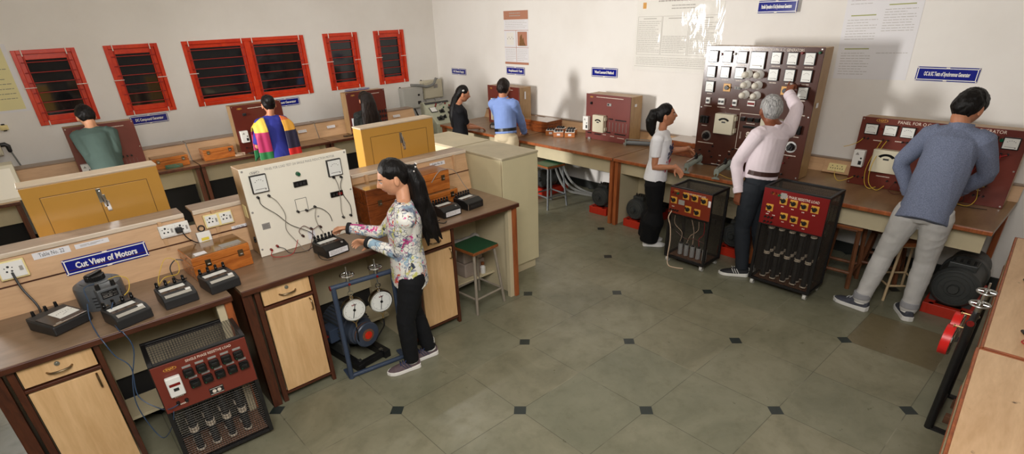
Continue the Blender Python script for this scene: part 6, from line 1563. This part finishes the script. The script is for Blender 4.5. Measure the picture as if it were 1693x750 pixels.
# 1 floral shirt
FL = floral()
d = person('person in floral shirt with long black ponytail wiring the black meter at white panel', 1.535, (1.575, 2.81, .775), (1.56, 2.745, 1.205), (1.535, 2.79, 1.365), 160, 150, 158, -16,
    (1.385, 2.955, .955), (1.375, 3.19, .99), (-.25, .9, -.12), (-.3, .9, -.12), (1.505, 2.83, .085), (1.685, 2.875, .085), 166, 168, 'fair', 'black', ('shirt', FL), ('trousers', JB),
    vox=.0052, hem=.10, flare=1.0, topfold=.0035, curl=(.55, .6), lpalm=(-.75, .1, -.5), rpalm=(-.5, -.1, -.8), shoes=(plain('mauve_knit', rgb(92, 76, 80), .8, var=.2, scale=60), plain('white_sole', rgb(232, 228, 222), .5), plain('navy_lace', rgb(34, 54, 96), .6), plain('dark_stripe', rgb(56, 60, 84), .6)),
    sock=M['white'], lel=(1.56, 2.6, .8), rel=(1.62, 3.0, .8), tails=[([(1.59, 2.77, 1.405), (1.63, 2.75, 1.395), (1.652, 2.73, 1.32), (1.66, 2.715, 1.2), (1.675, 2.70, 1.07), (1.69, 2.68, .975)], [.034, .046, .054, .055, .042, .012]), ([(1.65, 2.72, 1.3), (1.672, 2.69, 1.15), (1.69, 2.66, 1.02), (1.712, 2.645, .94)], [.03, .035, .026, .006]), ([(1.645, 2.74, 1.28), (1.655, 2.73, 1.14), (1.672, 2.71, 1.0), (1.668, 2.70, .92)], [.03, .034, .026, .006]), ([(1.665, 2.71, 1.26), (1.70, 2.685, 1.14), (1.722, 2.67, 1.02), (1.745, 2.655, .955)], [.028, .03, .02, .005])])
collar(d, FL, .064, .03); cuff(d, plain('black_cuff', rgb(22, 22, 26), .8), .043, .02)
k = MB(); c = Vector((1.648, 2.742, 1.398))-d['base']; k.torus(c, Vector((.06, -.03, -.04)), .034, .007, 18, 8); k.build('hair_tie', plain('dark_tie', rgb(24, 20, 22), .6), d['t'], smooth=True)
k = MB()
for i in range(9):
    a = 2*PI*i/9; s1, s2 = frame_for(Vector((.06, -.03, -.04))); k.ellip(c+s1*(.041*math.cos(a))+s2*(.041*math.sin(a)), (.0055,)*3, None, 10, 6)
k.build('hair_bead', plain('pearl', rgb(232, 226, 220), .2), d['t'], smooth=True)
# 2 white t-shirt
tsh = cloth('white_jersey', rgb(240, 240, 244), .85)
d = person(
    'person in white printed t-shirt and black wide trousers reaching towards a rheostat', 1.44, (4.50, 2.945, .72), (4.545, 2.945, 1.14), (4.605, 2.95, 1.285), -64, -70, -56, 8,
    (4.905, 2.85, .935), (4.425, 2.68, .87), (.75, -.2, -.55), (.25, -.6, -.7), (4.56, 3.03, .08), (4.455, 2.93, .08), -47, -50, 'mid', 'black', ('t_shirt', tsh), ('trousers', cloth('black_jersey', rgb(14, 14, 16), .85)),
    vox=.006, sleeve=.62, hem=.03, curl=(.35, .5), lpalm=(-.5, 0, -.8), rpalm=(-.8, -.2, 0), shoes=(plain('white_trainer', rgb(206, 204, 202), .6), plain('white_sole2', rgb(226, 224, 220), .5)), legw=1.22, kneeb=1.6,
    rel=(4.36, 2.98, .7), lel=(4.8, 3.2, .8), thick=.018, tails=[([(4.56, 2.995, 1.33), (4.53, 3.04, 1.31), (4.515, 3.055, 1.24), (4.52, 3.05, 1.16), (4.53, 3.04, 1.11)], [.03, .045, .052, .045, .02]), ([(4.53, 3.03, 1.3), (4.505, 3.03, 1.26), (4.505, 3.03, 1.2)], [.035, .045, .03])])
collar(d, tsh, .064, .006, 'neckband')
k = MB(); b2 = d['fwd']; n0 = d['N']; u0 = d['up']; s0 = d['sr']
def chest(mb, u, v, w, h, o=.126):
    c = n0+s0*u-u0*v+b2*o*d['k']; a, bb = s0*w/2, u0*h/2; mb.add([c-a-bb, c+a-bb, c+a+bb, c-a+bb, c-a-bb+b2*.004, c+a-bb+b2*.004, c+a+bb+b2*.004, c-a+bb+b2*.004], [(0, 3, 2, 1), (4, 5, 6, 7), (0, 1, 5, 4), (1, 2, 6, 5), (2, 3, 7, 6), (3, 0, 4, 7)])
r = random.Random(4)
for m, z0, z1, cnt in ((plain('navy_print', rgb(52, 56, 92), .8), .1, .24, 16), (plain('pink_print', rgb(196, 40, 84), .8), .25, .34, 9)):
    k = MB()
    for i in range(cnt): chest(k, r.uniform(-.07, .09), r.uniform(z0, z1), r.uniform(.012, .05), r.uniform(.01, .03), .129 if z0 < .2 else .118)
    k.build('chest_print', m, d['t'])
# 3 pale pink shirt
pk = cloth('pale_pink_cotton', rgb(222, 208, 214), .8)
d = person('grey haired person in pale pink shirt pointing up at a meter on tallest panel', 1.62, (4.515, 1.925, .865), (4.565, 1.905, 1.305), (4.535, 1.95, 1.435), 78, 66, 52, 3,
    (4.365, 2.02, .775), (4.915, 1.985, 1.515), (-.03, .12, -1), (.62, .2, .62), (4.44, 1.915, .09), (4.57, 1.80, .09), 118, 60, 'dark', 'grey', ('shirt', pk), ('trousers', cloth('charcoal_cotton', rgb(38, 42, 48), .8)),
    fem=False, vox=.006, hem=-.045, flare=1.03, curl=(.7, .5), lpalm=(.8, -.3, 0), rpalm=(.4, -.3, -.6), rcurls=(.1, 1.2, 1.3, 1.3), shoes=(plain('black_mesh', rgb(28, 28, 32), .7), plain('white_sole3', rgb(230, 228, 222), .5), None, plain('white_stripe', rgb(214, 212, 208), .5)),
    lel=(4.40, 2.06, .95), rel=(4.80, 1.75, 1.35), asc=(1, .74), hk='o', thick=.012, legw=1.02, wide=.88)
collar(d, pk, .07, .04); cuff(d, pk, .047, .045); belt(d, plain('brown_belt', rgb(60, 32, 26), .5), 1.0, .9)
# 4 denim shirt
dn = cloth('blue_chambray', rgb(100, 108, 130), .85, 130)
d = person('person in blue denim shirt and pale grey jeans leaning over the wide brick panel', 1.73, (4.52, .745, .885), (4.775, .745, 1.385), (4.84, .745, 1.515), 8, -4, -22, -22,
    (4.84, .93, .885), (4.95, .66, .93), (.8, -.25, -.3), (.85, .2, -.3), (4.515, .965, .09), (4.60, .665, .09), 80, 28, 'mid', 'black', ('shirt', dn), ('jeans', cloth('pale_grey_denim', rgb(192, 190, 188), .85, 0, .1)),
    fem=False, vox=.006, hem=.10, flare=1.06, legfold=.0035, curl=(.5, .5), shoes=(plain('slate_knit', rgb(66, 68, 78), .8, var=.2, scale=50), plain('white_sole4', rgb(222, 220, 216), .5), plain('grey_lace', rgb(180, 182, 186), .6)),
    sock=M['white'], asc=(.92, .9), lel=(4.9, 1.12, .7), rel=(5.05, .5, .7), hk='m', thick=.017, wide=.84, legw=.98)
collar(d, dn, .072, .04); cuff(d, dn, .048, .045)
k = MB(); c = d['N']-d['fwd']*.108*d['k']-d['up']*.1; k.at(c, math.radians(-4)); k.box(-.004, -.02, -.006, .004, .02, .006); k.build('loop_tag', plain('brown_tag', rgb(60, 30, 24), .6), d['t'])
for a0, ty in ((Vector((4.515, .965, .1)), 80), (Vector((4.60, .665, .1)), 28)):
    k = MB(); k.cyl(a0-d['base'], a0-d['base']+Vector((0, 0, .045)), .063, .061, 22); k.build('turn_up', plain('grey_turn_up', rgb(150, 150, 154), .85), d['t'], bevel=.004, smooth=True)
# 5 grey green sweater
gg = cloth('grey_green_knit', rgb(70, 86, 80), .9)
d = person('person in grey green sweater with short black hair, back turned, below first window', 1.62, (.555, 6.99, .87), (.553, 7.17, 1.285), (.545, 7.21, 1.41), 88, 86, 98, -24,
    (.47, 7.15, .87), (.64, 7.16, .87), (.05, .6, -.75), (-.05, .6, -.75), (.47, 6.9, .08), (.65, 6.92, .08), 95, 85, 'fair', 'black', ('sweater', gg), ('trousers', JB), fem=False, vox=.008, hem=.1, flare=1.05, topfold=.006, wide=.86,
    asc=(.84, .84), lel=(.44, 6.7, .95), rel=(.67, 6.7, .95), hk='m', thick=.015, vhair=.007, shoes=(M['black'], M['charcoal']))
collar(d, gg, .066, .012, 'neckband')
# 6 blue dress and dupatta
bl = cloth('royal_blue_cotton', rgb(46, 52, 140), .75)
d = person('person in royal blue dress with multicoloured shawl over shoulders and hair in a bun', 1.49, (2.17, 6.60, .80), (2.185, 6.63, 1.235), (2.205, 6.655, 1.365), 86, 86, 80, -14,
    (2.06, 6.87, .93), (2.31, 6.87, .93), (.1, .9, -.2), (-.1, .9, -.2), (2.09, 6.58, .08), (2.26, 6.58, .08), 92, 85, 'mid', 'black', ('dress', bl), ('trousers', cloth('blue_leggings', rgb(44, 50, 130), .8)), vox=.008, hem=.38, flare=1.1, sleeve=.9,
    lel=(1.9, 6.5, .9), rel=(2.45, 6.5, .9), tails=[([(2.195, 6.57, 1.43), (2.19, 6.545, 1.43)], [.05, .052])], vhair=.007, shoes=(M['black'], M['charcoal']))
collar(d, bl, .064, .006, 'neckband')
def shawl(d, side, cols):
    """long cloth strip over one shoulder hanging behind and in front of the arm"""
    k = d['k']; s = d['sr']*side; f = d['fwd']; S0 = d['RS'] if side > 0 else d['LS']; c = (d['LS']+d['RS'])/2
    vs = []; fs = []; n, m = 10, 44; t = NT('shawl_cloth'); t.set('Roughness', .55); sp = t.n('ShaderNodeSeparateXYZ'); co = t.n('ShaderNodeTexCoord'); t.l(co.outputs['Object'], sp.inputs[0])
    fac = t.math('DIVIDE', t.math('SUBTRACT', sp.outputs[2], .55), .72); st = [(p, q) for p, q in cols]; t.l(t.ramp(fac, st, 'CONSTANT'), t.b.inputs['Base Color'])
    for j in range(m+1):
        a = j/m
        for i in range(n+1):
            b = i/n; x = .098+.145*b   # outward over the shoulder
            drop = .035+.10*b*b
            if a < .5: q = (.5-a)/.5; yy = -.02-.125*min(1, q*3)*(1-.2*b); z = -drop-(.6+.03*math.sin(b*6))*max(0, q-.12); ox = .03*q*b
            else: q = (a-.5)/.5; yy = -.02+.13*min(1, q*3)*(1-.2*b); z = -drop-.5*max(0, q-.12); ox = .04*q*b
            w = .005*math.sin(b*13+q*2)
            p = d['N']+s*((x+ox)*k)+f*((yy+w)*k)+Vector((0, 0, z*k+.04*k)); vs.append(p)
    for j in range(m):
        for i in range(n): q = j*(n+1)+i; fs.append((q, q+1, q+n+2, q+n+1))
    mb = MB(); mb.add(vs, fs); o = mb.build('shawl', t.m, d['t'], smooth=True); md = o.modifiers.new('thick', 'SOLIDIFY'); md.thickness = .006; md.offset = 1
shawl(d, -1, [(0, rgb(196, 34, 38)), (.24, rgb(34, 112, 60)), (.46, rgb(172, 40, 92)), (.76, rgb(214, 186, 74))])
shawl(d, 1, [(0, rgb(64, 110, 52)), (.2, rgb(206, 34, 34)), (.46, rgb(36, 32, 62)), (.74, rgb(222, 160, 52)), (.9, rgb(206, 100, 40))])
# 7 long loose hair
d = person('person with long loose black hair in dark top, back turned, at third maroon panel', 1.43, (3.40, 6.62, .72), (3.395, 6.63, 1.145), (3.41, 6.65, 1.275), 88, 88, 84, -10,
    (3.33, 6.88, .88), (3.55, 6.88, .88), (.1, .9, -.2), (-.1, .9, -.2), (3.32, 6.58, .08), (3.48, 6.58, .08), 92, 85, 'mid', 'brown', ('top', cloth('black_green_print', rgb(24, 26, 24), .85, 60)), ('trousers', JB), vox=.008, hem=.12, vhair=.007,
    lel=(3.2, 6.6, .8), rel=(3.6, 6.6, .8), thick=.02, tails=[([(3.40, 6.58, 1.33), (3.395, 6.54, 1.25), (3.39, 6.525, 1.12), (3.39, 6.52, .98), (3.39, 6.53, .88)], [(.085, .05), (.098, .05), (.112, .045), (.115, .04), (.09, .02)])], shoes=(M['black'], M['charcoal']))
# 8 black top
d = person('person in black short sleeved top with ponytail working at the bench near room corner', 1.46, (4.40, 6.0, .73), (4.405, 5.985, 1.14), (4.50, 6.0, 1.275), -25, -28, -32, -14,
    (4.72, 6.12, .83), (4.675, 5.93, .825), (.7, -.2, -.2), (.75, -.1, -.2), (4.36, 6.1, .08), (4.33, 5.93, .08), -20, -28, 'mid', 'black', ('top', cloth('black_cotton', rgb(18, 18, 22), .85)), ('trousers', JB), vox=.008, sleeve=.75, hem=.1, vhair=.007, wide=1.14,
    lel=(4.5, 6.3, .8), rel=(4.45, 5.9, .7), curl=(.35, .35), thick=.017, tails=[([(4.45, 6.03, 1.28), (4.41, 6.045, 1.22), (4.365, 6.05, 1.12), (4.335, 6.045, 1.0), (4.325, 6.04, .88)], [.045, .05, .05, .045, .02])], shoes=(M['black'], M['charcoal']))
k = MB(); c = d['Hc']+d['R'] @ Vector((-.01, -.088*d['k'], .05)); k.ellip(c, (.02, .008, .012), None, 10, 6); k.build('hair_clip', M['white'], d['t'], smooth=True)
# 9 light blue shirt
lb = cloth('light_blue_cotton', rgb(126, 150, 206), .8)
d = person('person in light blue shirt and beige trousers resting one hand on the wall bench', 1.60, (4.47, 5.13, .85), (4.495, 5.185, 1.27), (4.525, 5.205, 1.395), 18, 24, 30, -6,
    (4.80, 5.50, .87), (4.855, 5.21, .825), (.6, -.6, -.15), (.7, .45, -.3), (4.44, 5.24, .08), (4.45, 5.0, .08), 25, 12, 'mid', 'brown', ('shirt', lb), ('trousers', cloth('beige_chino', rgb(206, 190, 160), .85)), fem=False, vox=.007, hem=-.045, flare=1.03, topfold=.006, wide=.84,
    lel=(4.42, 5.6, .8), rel=(4.7, 4.95, .9), curl=(.4, .1), hk='m', thick=.01, vhair=.007, shoes=(M['black'], M['charcoal']))
collar(d, lb, .07, .04); cuff(d, lb, .046, .045); belt(d, M['black'], 1.0, .87)
# ------------------------------------------------ camera
def camera():
    cam = bpy.data.cameras.new('camera'); o = bpy.data.objects.new('camera', cam); COL.objects.link(o)
    rx, ry, rz = .4721, .0399, .7167
    fwd = V(math.sin(rz)*math.cos(rx), math.cos(rz)*math.cos(rx), -math.sin(rx))
    right = V(math.cos(rz), -math.sin(rz), 0); down = fwd.cross(right)
    r2 = right*math.cos(ry)+down*math.sin(ry); d2 = down*math.cos(ry)-right*math.sin(ry)
    m = Matrix((r2, -d2, -fwd)).transposed().to_4x4(); m.translation = V(0, 0, 2.2)
    o.matrix_world = m
    cam.sensor_width = 36; cam.lens = 884/1693*36; cam.shift_y = (474.1-375)/1693; cam.shift_x = 0
    cam.clip_start = .05; SC.camera = o
camera()
def area(name, loc, target, size, power, col=(1, 1, 1), sy=None, spread=None):
    l = bpy.data.lights.new(name, 'AREA'); l.energy = power; l.color = col; l.size = size
    if sy: l.shape = 'RECTANGLE'; l.size_y = sy
    if spread: l.spread = spread
    o = bpy.data.objects.new(name, l); COL.objects.link(o); o.location = loc
    o.rotation_euler = (Vector(target)-Vector(loc)).to_track_quat('-Z', 'Y').to_euler()
area('studio_flash_left', (-1.2, 6.0, 1.62), (4.6, 3.8, 1.0), .5, 140, (1, .975, .945), sy=.9, spread=math.radians(118))
area('studio_flash_camera', (.1, .3, 3.25), (2.7, 3.7, .6), 1.7, 196, (1, .975, .945))
for x, y in ((.8, 5.4), (3.2, 5.4)):
    area('ceiling_tube', (x, y, 3.36), (x, y, 0), 1.2, 17, (1, .98, .95), .08)
w = bpy.data.worlds.new('night'); SC.world = w; w.use_nodes = True; w.node_tree.nodes['Background'].inputs[0].default_value = (.01, .012, .016, 1); w.node_tree.nodes['Background'].inputs[1].default_value = .3
vs = SC.view_settings; vs.view_transform = 'Standard'; vs.look = 'None'; vs.gamma = 1; vs.use_curve_mapping = False; vs.exposure = -.08
